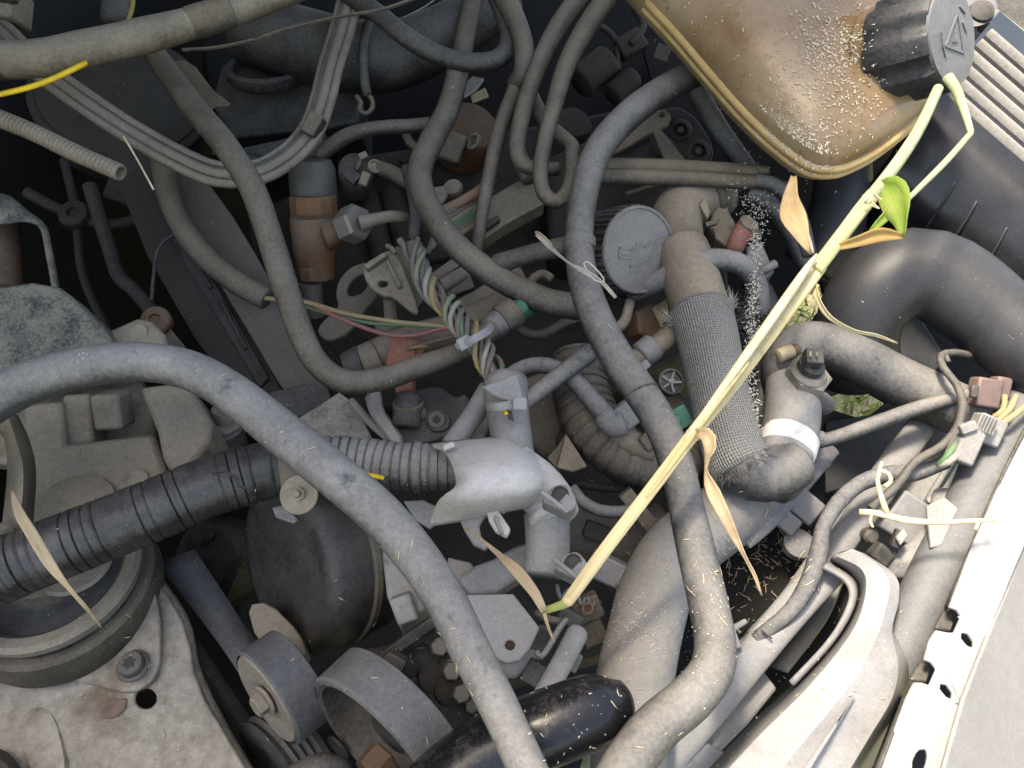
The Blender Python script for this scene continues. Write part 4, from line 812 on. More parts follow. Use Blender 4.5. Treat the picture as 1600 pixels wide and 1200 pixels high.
darkfluff = plain('dark_fluff', (.09, .085, .075), .9)
fluff('web_debris', 'pale chaff caught on a cobweb strand beside the braided hose', [(1182, 360, .05), (1178, 420, .055), (1176, 480, .055), (1172, 560, .06), (1176, 640, .07), (1182, 690, .07)], 900, 11, 8, chaff, 5)
fluff('web_debris', 'sparse chaff in the cobweb hanging from the twin pipe', [(1150, 292, .05), (1168, 320, .05), (1180, 345, .05), (1190, 310, .05), (1184, 360, .05)], 170, 22, 6, chaff, 6)
fluff('web_fluff', 'dark tangled fluff clinging behind the braided hose', [(1166, 480, .03), (1170, 510, .03), (1160, 505, .03)], 380, 26, 26, darkfluff, 8)
# ---------------------------------------------------------------- middle: tubes and sensors below the cap
hose('thin hose arched over the wrinkled hose', [(740, 700, .02, 13), (755, 655, .035, 13), (785, 600, .045, 13), (820, 574, .048, 13), (858, 572, .05, 13), (892, 590, .05, 14), (922, 622, .05, 15), (950, 655, .05, 17), (966, 672, .05, 18)], 13, rubber_pale)
e = thing('straight_pipe', 'straight dusty pipe with a frayed end above the junction', 'pipe', (860, 590, .05))
tube('pipe', [(815, 632, .07, 13), (870, 590, .065, 14), (920, 553, .06, 15)], 14, rubber_pale, e, n=20); fray(e, (922, 550, .06), (.75, .65, .1), 15, 60, 16, darkfluff, 12)
hose('slanting grey conduit dropping from the loom to the black conduit', [(764, 608, .07, 17), (745, 640, .075, 17), (722, 675, .08, 18), (706, 700, .08, 20)], 17, plas_grey, name='conduit_branch', cat='conduit')
e = thing('elbow_plug', 'grey square elbow plug at the end of the arched hose', 'plug', (985, 645, .04))
tube('elbow', [(942, 648, .052, 18), (958, 664, .052, 20), (975, 660, .054, 20)], 18, plas_grey, e, n=22); box('plug', (984, 644, .05), (46, 40, 40), -38, plas_grey, e, bevel=.002)
e = thing('wrinkled_hose', 'wrinkled brown corrugated hose curling beneath the radiator hose', 'hose', (960, 690, 0))
tube('hose', [(905, 560, .0, 44), (908, 610, .005, 46), (925, 660, .01, 47), (960, 700, .012, 46), (1008, 722, .012, 44), (1060, 720, .01, 42), (1090, 690, .005, 40)], 45, rubber_warm, e, n=40, rib=(.0095, .075, .16, .09), seed=4)
tube('inner_liner', [(960, 655, .035, 22), (985, 690, .035, 20), (1025, 705, .035, 18)], 20, cast_beige, e, n=20); box('block', (1012, 690, .045), (28, 22, 26), 55, rubber_brown, e, bevel=.002)
e = thing('injector_pipe', 'beige pipe stub in a split clip beside the braided hose', 'pipe', (1020, 540, .02))
tube('pipe', [(975, 575, .03, 16), (1015, 548, .035, 17), (1058, 518, .03, 18)], 17, cast_beige, e, n=24); tube('split_clip', [(1000, 558, .036, 22), (1022, 542, .036, 23)], 22, plas_grey, e, n=26)
tube('tip', [(962, 590, .028, 13), (985, 568, .03, 14)], 13, plas_grey, e); box('latch', (1003, 574, .045), (26, 14, 12), -35, plas_grey, e)
e = thing('brown_union', 'rusty brown hex union in the shade under the oil cap', 'union', (1010, 500, -.01))
hexnut('union', (1002, 512, -.02), (.5, .2, .8), 34, 30, rust, e); plate('shield', [(1018, 480), (1042, 465), (1046, 490), (1034, 510)], .0, .004, tan_plastic, e)
hose('bent steel pipe dropping from below the oil cap', [(985, 470, .02, 8), (980, 490, .02, 8), (974, 505, .02, 9), (955, 520, .015, 10), (935, 530, .01, 10)], 9, cast_beige, name='steel_pipe', cat='pipe')
e = thing('bracket_hook', 'dusty hooked bracket under the S shaped hose', 'bracket', (850, 440, 0))
tube('hook', [(826, 446, .0), (836, 432, .0), (850, 428, .0), (862, 436, .0)], 7, cast_beige, e, n=12); tube('loop', [(800, 500, .0), (820, 520, -.005), (850, 522, -.005), (880, 505, .0), (905, 495, .0)], 8, rubber_brown, e, n=12)
lathe('green_bung', (818, 482, .02), (-.2, -.1, 1), [(16, -8), (17, 0), (14, 8), (6, 9)], green_plastic, e, n=20)
e = thing('spoked_cap', 'small dark round spoked cap beside the braided hose', 'cap', (1048, 597, .03))
SX = (.15, .25, .95); lathe('cap', (1048, 597, .05), SX, [(20, -16), (21, 0), (21, 5), (17, 6), (16, 1), (6, 1)], plas_dark, e, n=36); lathe('hub', (1048, 597, .05), SX, [(5, 0), (5, 6), (3, 7)], plas_grey, e, n=14)
for i in range(5): box('spoke', (1048 + 10 * math.cos(i * 1.257), 597 + 10 * math.sin(i * 1.257), .0525), (13, 3.5, 4), math.degrees(i * 1.257), plas_grey, e, bevel=0)
plate('base', [(1010, 600), (1038, 610), (1065, 615), (1075, 640), (1060, 680), (1040, 640), (1020, 625)], .03, .02, rubber_brown, e, bevel=.002)
e = thing('green_connector', 'small green connector tucked behind the radiator hose', 'connector', (1062, 655, .03))
box('shell', (1062, 652, .04), (30, 34, 24), -30, green_plastic, e); box('key', (1058, 656, .052), (12, 14, 10), -30, green_plastic, e)
e = thing('heat_tab', 'triangular beige metal tab beside the wrinkled hose', 'tab', (895, 705, 0))
plate('tab', [(884, 676), (918, 728), (895, 736), (870, 730)], (.02, 0, 0), .004, cast_beige, e); plate('side', [(884, 676), (870, 732), (854, 714), (870, 698)], (.014, 0, 0), .006, rubber_brown, e)
hose('thin black hose looping under the wrinkled hose', [(893, 762, .03), (908, 782, .03), (935, 797, .03), (968, 800, .03), (1000, 796, .025)], 10, rubber)
e = thing('starter_body', 'dark round starter motor body below the wrinkled hose', 'motor', (930, 840, -.05))
tube('barrel', [(880, 815, -.03, 50), (960, 850, -.03, 52), (1040, 830, -.03, 50)], 50, rubber_dark, e, n=30); box('lug', (1030, 848, .0), (36, 40, 30), 30, plas_grey, e); box('terminal', (1000, 800, .02), (24, 80, 24), -38, rubber_brown, e)
box('cover', (850, 650, -.03), (90, 130, 40), -20, rubber_brown, e, bevel=.006)
e = thing('lower_connector', 'dusty multi pin connector beside the lower radiator hose', 'connector', (935, 925, .02))
box('body', (950, 890, .03), (60, 40, 40), 25, plas_grey, e, bevel=.002); box('shoulder', (978, 905, .03), (30, 28, 30), 25, plas_grey, e); box('socket', (918, 950, .03), (44, 38, 34), -25, rubber_brown, e, bevel=.002)
lathe('pin_hole', (918, 950, .049), (.1, .1, 1), [(10, 0), (10, 3), (6, 3), (5, 0)], rust, e, n=16); box('tail', (925, 985, .02), (40, 40, 30), -25, rubber_brown, e)
for i in range(4): tube('clip_leg', [(870 + i * 16, 915 + i * 6, .04), (876 + i * 16, 935 + i * 5, .045), (884 + i * 15, 925 + i * 5, .04)], 3.5, plas_grey, e, n=8)
# ================================================================ BOTTOM
hose('wide grey lower radiator hose with peeling patches', [(1240, 690, -.03, 50), (1190, 760, -.01, 52), (1120, 815, .01, 54), (1062, 860, .025, 56), (1026, 920, .035, 57), (1008, 985, .04, 58), (992, 1060, .04, 60), (985, 1130, .04, 60), (982, 1230, .04, 60), (980, 1400, .02, 60)], 56, dusty('patchy_rubber', (.07, .07, .072), dust=(.33, .31, .285), amt=.6, var=.6, scale=20, stain=((.06, .062, .068), .66, 30)), n=36, wob=.015)
e = thing('black_rubber_cap', 'glossy black rubber capped pipe end under the thick grey hose', 'pipe', (850, 1140, .1))
tube('pipe', [(600, 1330, .06, 60), (690, 1235, .085, 60), (740, 1195, .092, 60), (800, 1160, .1, 59), (870, 1132, .105, 58), (920, 1114, .105, 57), (944, 1106, .105, 52), (962, 1101, .105, 40)], 58, rubber_gloss, e, n=44, caps=('flat', 'round'))
e = thing('stub_pipe', 'pale capped stub pipe beside the drilled plate', 'pipe', (880, 1030, .05))
tube('stub', [(848, 1090, .07, 17), (876, 1040, .07, 17), (902, 990, .07, 17)], 17, plas_pale, e, n=24, caps=('flat', 'round')); box('wing', (900, 1036, .05), (12, 30, 10), 25, plas_grey, e)
e = thing('drilled_plate', 'grey metal plate with one bolt hole behind the thick hose', 'plate', (790, 985, .08))
plate('plate', [(700, 929), (802, 927), (843, 980), (828, 1012), (812, 1032), (792, 1036), (772, 1026), (740, 980)], (.085, 0, 0), .004, dusty('drilled_metal', (.2, .195, .185), dust=(.42, .4, .37), amt=.5, var=.6, metal=.2, stain=((.25, .12, .06), .72, 50)), e, holes=[circ(797, 1007, 8, 16, 1)])
lathe('bolt_end', (797, 1007, .076), (0, 0, 1), [(8, -4), (8, 0), (5, 1)], rust, e, n=14); tube('lower_boss', [(770, 1040, .05), (800, 1046, .05), (835, 1020, .05)], 14, plas_grey, e)
e = thing('arm_casting', 'grey cast arm stretching under the pale junction', 'casting', (780, 880, .04))
plate('arm', [(715, 905), (742, 882), (770, 872), (800, 855), (822, 846), (840, 866), (836, 886), (812, 900), (776, 924), (735, 928)], (.055, 0, 0), .02, plas_grey, e, bevel=.003)
plate('web', [(700, 870), (735, 878), (745, 890), (715, 910), (700, 900)], .05, .012, alloy, e)
e = thing('black_clip', 'black wire clip and terminal beside the stub pipe', 'clip', (850, 1005, .05))
tube('clip', [(838, 1018, .07), (846, 1026, .07), (858, 1010, .07), (872, 985, .07), (884, 968, .065)], 5, plas_grey, e, n=10); box('terminal', (848, 1000, .055), (34, 44, 20), 30, plas_dark, e); box('block', (890, 965, .05), (40, 24, 20), 30, rubber_dark, e)
box('block', (838, 1052, .05), (40, 36, 24), 30, plas_dark, e); tube('cable', [(838, 958, .06), (860, 968, .065), (880, 972, .06)], 6, W['brown'], e, n=10)
e = thing('accessory_casting', 'black oily accessory casting with bolts behind the pulley belt', 'casting', (680, 1050, 0))
plate('body', [(560, 1010), (640, 1000), (700, 960), (760, 1040), (790, 1130), (740, 1190), (660, 1110), (600, 1050)], (-.01, 0, 0), .08, grime, e, bevel=.006)
for x, y, r in ((684, 1012, 15), (703, 1050, 15), (718, 1085, 15), (734, 1105, 12), (745, 1128, 13)): hexnut('bolt', (x, y, .0), (.3, .4, .85), r, 16, steel if r != 12 else dark_steel, e, rot=x)
for x, y in ((640, 1035), (664, 1030), (675, 1060), (700, 1080)): lathe('boss', (x, y, -.012), (.2, .4, .9), [(24, 0), (22, 14), (12, 20)], grime, e, n=18)
box('black_rail', (650, 990, .02), (120, 18, 18), -36, plas_dark, e); box('cube_lug', (615, 1035, .02), (32, 30, 26), 30, dark_steel, e)
e = thing('alloy_wedge', 'pale chipped alloy wedge beside the round black cover', 'casting', (630, 940, .0))
plate('wedge', [(585, 830), (640, 860), (690, 930), (668, 950), (648, 960), (624, 980), (604, 930), (598, 880)], (.025, 0, 0), .04, alloy_clean, e, bevel=.003); box('tip', (632, 950, .03), (34, 44, 24), -20, alloy_clean, e, bevel=.002)
e = thing('round_cover', 'big black dished belt cover under the conduit', 'cover', (470, 880, -.02))
CA = Vec((-.70, -.1, .70)).normalized()
lathe('cover', (452, 884, -.005), CA, [(140, -120), (143, -34), (142, -8), (135, 4), (118, 8), (106, 5), (60, 3), (10, 3)], dusty('cover_black', (.02, .02, .02), dust=(.16, .145, .12), amt=.2, up=.25, var=.6, specks=.3, rough=.45), e, n=64, smooth=60)
lathe('rim', (452, 884, -.005), CA, [(141, -74), (148, -72), (148, -62), (141, -60)], rubber_brown, e, n=64)
e = thing('front_pulley', 'large steel pulley wrapped by a grey ribbed belt', 'pulley', (600, 1150, .0))
PA = Vec((-.62, -.50, .60)).normalized(); pc = (590, 1166, .04)
lathe('belt', pc, PA, [(136, -64), (141, -62), (141, 2), (136, 6)], belt_m, e, n=90, caps=False)
lathe('rim', pc, PA, [(137, -60), (137, 4), (130, 8), (122, 4), (118, -50), (60, -56), (40, -56)], dusty('pulley_steel', (.05, .045, .04), dust=(.25, .215, .17), amt=.25, up=.3, var=.9, stain=((.14, .07, .035), .6, 40)), e, n=72)
lathe('web', pc, PA, [(118, -52), (40, -40), (38, -22), (10, -20)], rubber_dark, e, n=48); hexnut('hub_nut', (604, 1180, .03), PA, 30, 40, rust, e)
for i in range(4):
    a = i * 1.57; p = (pc[0] + 60 * math.cos(a), pc[1] + 60 * math.sin(a), .0); lathe('spoke_hole', p, PA, [(22, 0), (22, 5), (16, 5)], grime, e, n=20)
e = thing('tensioner', 'belt tensioner pulley with bolt beside the big pulley', 'tensioner', (430, 1080, .0))
TA = Vec((-.66, -.38, .65)).normalized()
lathe('belt_wrap', (420, 1090, .02), TA, [(74, -58), (77, -56), (77, 2), (73, 5)], dusty('dark_belt', (.04, .042, .046), dust=(.2, .2, .2), amt=.3, var=.6), e, n=60, caps=False, mod=lambda a, r, z: r * (1 + .1 * math.cos(2 * (a - .6))))
lathe('face_plate', (420, 1090, .02), TA, [(72, 0), (68, 7), (30, 8), (20, 4)], cast_beige, e, n=48, mod=lambda a, r, z: r * (1 + .1 * math.cos(2 * (a - .6))) if r > 50 else r)
bolt((412, 1096, .03), TA, 18, e, cast_beige); plate('bracket', [(385, 945), (420, 940), (470, 990), (480, 1030), (440, 1020), (400, 1000)], -.01, .02, cast_beige, e, rnd=1)
e = thing('drive_belt', 'wide dark drive belt slanting down to the tensioner', 'belt', (320, 970, -.06))
grid('belt', [[(246, 880, -.05), (300, 950, -.045), (345, 1010, -.035), (385, 1070, -.02)], [(305, 860, -.05), (355, 935, -.045), (395, 995, -.035), (440, 1030, -.02)]], MATS['dark_belt'], e, thick=.004)
grid('belt_back', [[(285, 1010, -.09), (330, 1080, -.09), (380, 1160, -.09)], [(310, 1000, -.09), (356, 1070, -.09), (410, 1150, -.09)]], rubber_dark, e, thick=.004)
e = thing('crank_pulley', 'dim grooved crank pulley at the bottom beside the chassis panel', 'pulley', (430, 1180, -.06))
lathe('wheel', (430, 1210, -.05), TA, [(90, -60), (94, -50), (88, -44), (94, -38), (88, -32), (94, -26), (88, -20), (94, -14), (88, -8), (94, 0), (80, 4), (40, 0)], rubber_dark, e, n=60, smooth=25)
hose('round black hose end poking in at the bottom beside the pulley', [(440, 1235, .05), (500, 1205, .06), (530, 1215, .05)], 28, rubber_dark)
# ================================================================ LOWER RIGHT: fan shroud, tank, slam panel
e = thing('fan_cowl', 'black fan cowl behind the hoses with gaps onto the grass', 'cowl', (1380, 560, -.1))
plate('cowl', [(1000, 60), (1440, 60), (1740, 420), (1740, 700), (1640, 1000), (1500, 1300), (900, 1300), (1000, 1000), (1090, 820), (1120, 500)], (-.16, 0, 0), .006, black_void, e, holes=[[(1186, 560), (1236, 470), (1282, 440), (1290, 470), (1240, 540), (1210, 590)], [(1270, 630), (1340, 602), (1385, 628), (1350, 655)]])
plate('blade', [(1290, 660), (1400, 640), (1450, 680), (1360, 750), (1290, 770)], -.1, .006, rubber_black, e); plate('blade', [(1360, 480), (1420, 470), (1480, 560), (1460, 580), (1370, 540)], -.1, .006, rubber_black, e)
e = thing('fan_shroud', 'pale dusty moulded fan shroud with a curved slot', 'shroud', (1280, 1030, 0))
plate('back_face', [(1418, 656), (1490, 640), (1510, 700), (1430, 900), (1330, 900), (1270, 900), (1290, 830), (1350, 750)], (-.03, 0, 0), .006, plas_mid, e, bevel=.003)
grid('outer_shell', [[(1296, 876, .03), (1330, 900, .03), (1342, 925, .03), (1330, 965, .03), (1300, 1010, .028), (1240, 1075, .025), (1170, 1140, .022), (1090, 1225, .02)], [(1306, 866, .052), (1345, 886, .052), (1356, 915, .052), (1344, 968, .052), (1312, 1020, .05), (1256, 1085, .048), (1190, 1150, .046), (1120, 1225, .044)], [(1330, 858, .056), (1372, 886, .056), (1388, 920, .056), (1372, 985, .056), (1345, 1045, .056), (1300, 1105, .054), (1250, 1165, .052), (1205, 1225, .05)], [(1350, 868, .05), (1395, 900, .05), (1401, 935, .05), (1390, 985, .05), (1400, 1040, .046), (1390, 1090, .04), (1355, 1150, .036), (1310, 1225, .034)], [(1352, 872, .02), (1398, 905, .02), (1403, 938, .02), (1394, 990, .02), (1440, 1030, .0), (1430, 1090, .0), (1390, 1150, .0), (1340, 1225, .0)]], plas_pale, e, thick=.003, m=40, smooth=16)
grid('slot_lip', [[(1286, 886, .045), (1318, 905, .045), (1330, 928, .045), (1320, 962, .045), (1292, 1006, .043), (1236, 1066, .04)], [(1296, 876, .03), (1330, 900, .03), (1342, 925, .03), (1330, 965, .03), (1300, 1010, .028), (1240, 1075, .025)]], plas_mid, e, thick=.003, m=30)
plate('rib_line', [(1332, 1092), (1337, 1088), (1280, 1180), (1252, 1225), (1240, 1225), (1290, 1150)], .0565, .004, plas_mid, e)
tube('inner_rail', [(1302, 884, .02, 26), (1262, 925, .02, 27), (1210, 985, .02, 27), (1150, 1060, .015, 26), (1085, 1140, .01, 25), (1010, 1230, .005, 25)], 26, plas_pale, e, n=26, oval=.55)
for a, b_ in (((1258, 905), (1280, 922)), ((1232, 938), (1248, 950)), ((1190, 985), (1206, 998))): tube('slit', [(*a, .0305), (*b_, .0305)], 1.8, grime, e, n=6)
tube('outer_rail', [(1275, 872, .01, 12), (1225, 945, .01, 14), (1150, 1030, .01, 16), (1085, 1110, .005, 16), (1015, 1195, .0, 16)], 14, plas_grey, e, n=16)
grid('slot_floor', [[(1230, 1050, -.02), (1290, 970, -.02), (1318, 905, -.02)], [(1200, 1040, -.03), (1262, 965, -.03), (1300, 900, -.03)]], plas_mid, e, thick=.003)
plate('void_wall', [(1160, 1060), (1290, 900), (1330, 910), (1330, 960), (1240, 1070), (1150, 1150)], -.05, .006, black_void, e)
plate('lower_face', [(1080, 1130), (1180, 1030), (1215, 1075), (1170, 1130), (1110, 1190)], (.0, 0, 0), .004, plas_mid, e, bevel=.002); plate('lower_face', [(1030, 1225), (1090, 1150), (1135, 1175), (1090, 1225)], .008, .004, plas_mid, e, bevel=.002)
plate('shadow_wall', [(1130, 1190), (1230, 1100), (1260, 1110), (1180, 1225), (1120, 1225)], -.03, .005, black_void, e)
tube('long_crease', [(1500, 700, -.02), (1440, 800, -.02), (1405, 905, .0)], 5, plas_mid, e, n=8); tube('duct_ridge', [(1440, 665, .0, 20), (1390, 735, .0, 22), (1340, 810, .0, 22), (1290, 880, .0, 22)], 20, plas_mid, e, n=18, oval=.5)
e = thing('shroud_clip', 'dark moulded cable clip on the fan shroud face', 'clip', (1420, 830, .0))
box('channel', (1410, 808, .015), (64, 70, 50), 33, plas_mid, e, bevel=.002); tube('arc_arm', [(1488, 772, .02, 26), (1470, 828, .02, 27), (1440, 868, .02, 28), (1400, 884, .015, 22), (1385, 870, .01, 16)], 25, plas_mid, e, n=16, oval=.6)
plate('top_leaf', [(1448, 790), (1475, 775), (1499, 795), (1480, 850), (1455, 856)], .045, .004, plas_grey, e); box('peg', (1376, 866, .02), (32, 28, 24), 40, plas_dark, e, bevel=.002); box('gap', (1402, 842, .035), (16, 30, 12), 20, grime, e)
plate('tongue', [(1400, 838), (1412, 824), (1420, 836), (1408, 852)], .042, .003, plas_grey, e); lathe('rivet', (1360, 838, .01), (0, 0, 1), [(12, -12), (12, 4), (8, 8)], rubber_dark, e, n=16); lathe('rivet', (1452, 784, .012), (0, .5, .8), [(6, 0), (6, 6), (4, 7)], plas_mid, e, n=14)
hose('smooth blue grey radiator tank bar along the white slam panel', [(1635, 570, .03, 38), (1575, 680, .03, 38), (1515, 795, .03, 38), (1460, 900, .028, 38), (1410, 1005, .02, 38), (1360, 1110, .0, 38)], 38, dusty('tank_plastic', (.06, .065, .072), dust=(.2, .205, .21), amt=.35, var=.5, up=.3, rough=.42), name='radiator_tank', cat='radiator', n=30)
e = thing('slam_panel', 'bleached white slam panel with tabs and hexagonal holes', 'panel', (1520, 1000, .05))
hexh = lambda x, y: [(x - 8, y - 12), (x + 2, y - 10), (x + 10, y + 2), (x + 9, y + 12), (x, y + 8), (x - 9, y - 3)]
panel_m = dusty('bleached_panel', (.24, .238, .235), dust=(.4, .4, .4), amt=.5, var=.9, up=.2, scale=22, bump=.25, stain=[((.33, .325, .32), .55, 30), ((.2, .14, .09), .69, 80)])
strip = [(1640, 600), (1560, 760), (1520, 850), (1483, 948), (1496, 953), (1502, 962), (1490, 988), (1482, 988), (1462, 984), (1452, 1000), (1444, 1030), (1456, 1035), (1463, 1045), (1452, 1070), (1440, 1066), (1428, 1066), (1416, 1090), (1395, 1145), (1365, 1225), (1468, 1225), (1485, 1160), (1505, 1090), (1540, 1000), (1585, 890), (1640, 760)]
plate('flange', strip, (.06, 0, 0), .003, panel_m, e, holes=[hexh(1511, 1000), hexh(1478, 1080), chaikin([(1432, 1215), (1424, 1195), (1434, 1172), (1448, 1170), (1450, 1184), (1440, 1215)], 1)], bevel=.0015)
plate('outer_face', [(1640, 762), (1586, 892), (1541, 1002), (1506, 1092), (1486, 1162), (1469, 1226), (1660, 1226), (1660, 762)], (.045, -.05, -.01), .003, dusty('bumper_grey', (.2, .2, .2), dust=(.3, .295, .285), amt=.4, var=.7, scale=18), e)
for x, y in ((1478, 968), (1440, 1048)): plate('bent_tab', [(x - 4, y - 14), (x + 18, y - 12), (x + 8, y + 18), (x - 18, y + 14)], .045, .003, plas_dark, e)
for x, y in ((1511, 985), (1478, 1065)): tube('pressed_edge', [(x - 14, y - 22, .061), (x + 8, y + 2, .0612), (x + 20, y + 24, .0612), (x + 16, y + 34, .061)], 1.8, panel_m, e, n=8)
grid('flange_skirt', [[(1640, 596, .058), (1560, 757, .058), (1482, 948, .058)], [(1632, 596, .02), (1552, 757, .02), (1474, 948, .02)]], plas_dark, e, thick=.002, m=10)
grid('flange_skirt', [[(1416, 1090, .058), (1395, 1145, .058), (1364, 1225, .058)], [(1408, 1090, .02), (1387, 1145, .02), (1356, 1225, .02)]], plas_dark, e, thick=.002, m=10)
# wires and connectors over the shroud
hose('wrinkled black sheathed cable along the edge of the fan shroud', [(1478, 722, .03, 10), (1430, 738, .035, 12), (1385, 742, .04, 13), (1345, 755, .04, 12), (1310, 785, .04, 13), (1286, 825, .04, 13), (1280, 860, .04, 14), (1266, 905, .035, 14), (1235, 955, .03, 13), (1180, 1000, .02, 12)], 14, dusty('sheath', (.04, .04, .042), dust=(.27, .265, .26), amt=.1, up=.5, var=.8), name='sheathed_cable', cat='cable', wob=.2)
e = thing('thin_cable', 'thin black cable hooking over the small radiator pipe', 'cable', (1480, 640, .06))
tube('cable', [(1520, 556, .04, 6), (1490, 551, .05, 6), (1470, 556, .055, 6), (1474, 575, .06, 6), (1494, 600, .06, 6), (1504, 630, .06, 7), (1496, 668, .055, 7), (1470, 698, .05, 7), (1430, 722, .05, 7), (1400, 760, .045, 7), (1360, 795, .04, 7)], 6.5, rubber_dark, e, n=12)
tube('nib', [(1478, 556, .055), (1482, 566, .055)], 4, rubber_dark, e, n=8)
e = thing('grey_connector', 'grey two piece wiring connector with green and white wires', 'connector', (1520, 690, .05))
box('female_half', (1508, 694, .06), (34, 62, 34), 24, plas_grey, e, bevel=.002); box('male_half', (1540, 672, .06), (44, 44, 30), 24, plas_grey, e, bevel=.002); box('latch', (1512, 668, .075), (26, 16, 12), -20, plas_grey, e)
for i in range(5): box('rib', (1534 + i * 5, 660 + i * 2, .076), (2.5, 26, 5), 24, plas_mid, e, bevel=0)
wire([(1466, 728, .05), (1478, 716, .06), (1490, 698, .062), (1500, 690, .06)], 5.5, W['green'], e); wire([(1466, 728, .05), (1482, 722, .06), (1496, 710, .062), (1506, 704, .06)], 5.5, W['white'], e)
wire([(1556, 660, .06), (1576, 642, .065), (1588, 618, .065)], 5, W['tan'], e); wire([(1556, 668, .06), (1580, 652, .068), (1610, 628, .068)], 5, W['tan'], e); wire([(1552, 652, .055), (1568, 640, .06), (1570, 618, .06)], 4.5, W['tan'], e)
e = thing('brown_connector', 'brown plastic connector under the big air hose', 'connector', (1540, 612, .05))
box('shell', (1538, 614, .045), (40, 46, 30), 10, brown_plastic, e, bevel=.002); box('shell', (1562, 606, .045), (24, 34, 26), 10, brown_plastic, e, bevel=.002); box('key', (1522, 612, .06), (12, 20, 8), 10, plas_dark, e)
# ================================================================ AIR HOSE, THERMOSTAT
hose('huge smooth black air intake hose arching beside the radiator', [(1345, 590, -.02, 60), (1338, 530, .01, 62), (1352, 476, .035, 66), (1397, 434, .05, 70), (1455, 430, .055, 70), (1515, 466, .055, 68), (1580, 520, .055, 66), (1670, 595, .055, 66)], 66, rubber_black, n=44, name='air_hose', step=.01)
hose('dark vertical duct below the corner of the amber tank', [(1318, 250, -.02, 42), (1314, 310, -.02, 44), (1296, 370, -.03, 44), (1262, 420, -.05, 44)], 44, rubber_black, n=30, name='air_duct', cat='duct')
hose('stout grey coolant hose turning into the sensor housing', [(1235, 610, .02, 40), (1228, 572, .03, 38), (1244, 544, .035, 36), (1278, 538, .035, 36), (1330, 556, .03, 37), (1390, 588, .025, 38), (1450, 618, .02, 40), (1540, 660, .01, 42)], 38, rubber, n=32)
e = thing('thermostat_housing', 'grey pipe elbow with a white clamp below the temperature sensor', 'housing', (1235, 670, .03))
tube('pipe', [(1238, 596, .035, 40), (1238, 650, .04, 43), (1228, 700, .045, 43), (1218, 735, .047, 42)], 42, plas_grey, e, n=34); tube('rib_ring', [(1258, 622, .036, 46), (1256, 630, .036, 46)], 44, plas_grey, e, n=32)
tube('white_clamp', [(1236, 680, .044, 44.5), (1231, 694, .045, 45), (1227, 708, .046, 45)], 45, white_clip, e, n=34); box('clamp_ear', (1256, 732, .06), (13, 34, 14), -4, white_clip, e); lathe('pipe_nipple', (1276, 682, .04), (.9, -.1, .4), [(10, -8), (11, 0), (9, 10), (7, 12)], plas_mid, e, n=16)
tube('elbow_end', [(1228, 708, .046, 42), (1215, 740, .047, 44), (1200, 752, .047, 42)], 42, rubber, e, n=30)
e = thing('temperature_sensor', 'steel hexagon temperature sensor with a black plug on the coolant hose', 'sensor', (1262, 580, .06))
TSA = (.18, .62, .75); hexnut('hexagon', (1260, 592, .055), TSA, 36, 16, steel, e, rot=.2); lathe('ring', (1261, 585, .062), TSA, [(29, 0), (30, 6), (26, 12), (22, 12)], steel, e, n=30)
lathe('insulator', (1264, 577, .068), TSA, [(21, 0), (21, 12), (16, 16)], plas_dark, e, n=28); box('plug', (1270, 560, .085), (28, 26, 22), 6, plas_dark, e, tilt=(-25, 0)); box('terminal', (1266, 553, .096), (3, 8, 6), 6, tan_plastic, e); box('terminal', (1276, 553, .096), (3, 8, 6), 6, steel, e)
e = thing('tan_sensor', 'small tan barrel sensor with copper end beside the temperature sensor', 'sensor', (1226, 550, .05))
tube('barrel', [(1216, 556, .06, 11), (1238, 548, .06, 11)], 11, tan_plastic, e, n=20); tube('copper_end', [(1236, 549, .06, 9), (1248, 545, .06, 9)], 9, rust, e, n=16)
hose('slim black pipe crossing from the housing to the brown connector', [(1262, 694, .035, 11), (1310, 682, .04, 11), (1370, 660, .04, 11.5), (1440, 636, .04, 11.5), (1520, 616, .035, 11)], 11, rubber, name='slim_pipe', cat='pipe')
e = thing('lower_bracket', 'dusty stay running under the thermostat elbow', 'stay', (1240, 780, 0))
tube('stay', [(1300, 700, .0, 14), (1250, 758, .005, 15), (1200, 815, .01, 14), (1165, 850, .01, 10)], 14, plas_mid, e, n=14, oval=.5); box('block', (1255, 790, .0), (46, 42, 34), 40, plas_mid, e, bevel=.002); box('block', (1228, 815, .0), (36, 30, 28), 40, plas_mid, e, bevel=.002); lathe('bung', (1248, 850, -.01), (0, .5, .8), [(24, -10), (24, 4), (14, 10)], plas_mid, e, n=22)
plate('hook', [(1140, 978), (1165, 965), (1170, 972), (1150, 985), (1160, 1010), (1152, 1014), (1138, 995)], .03, .004, plas_grey, e)
plate('pit_floor', [(1080, 880), (1150, 800), (1260, 810), (1290, 860), (1210, 960), (1120, 1010)], (-.05, 0, 0), .01, black_void, e)
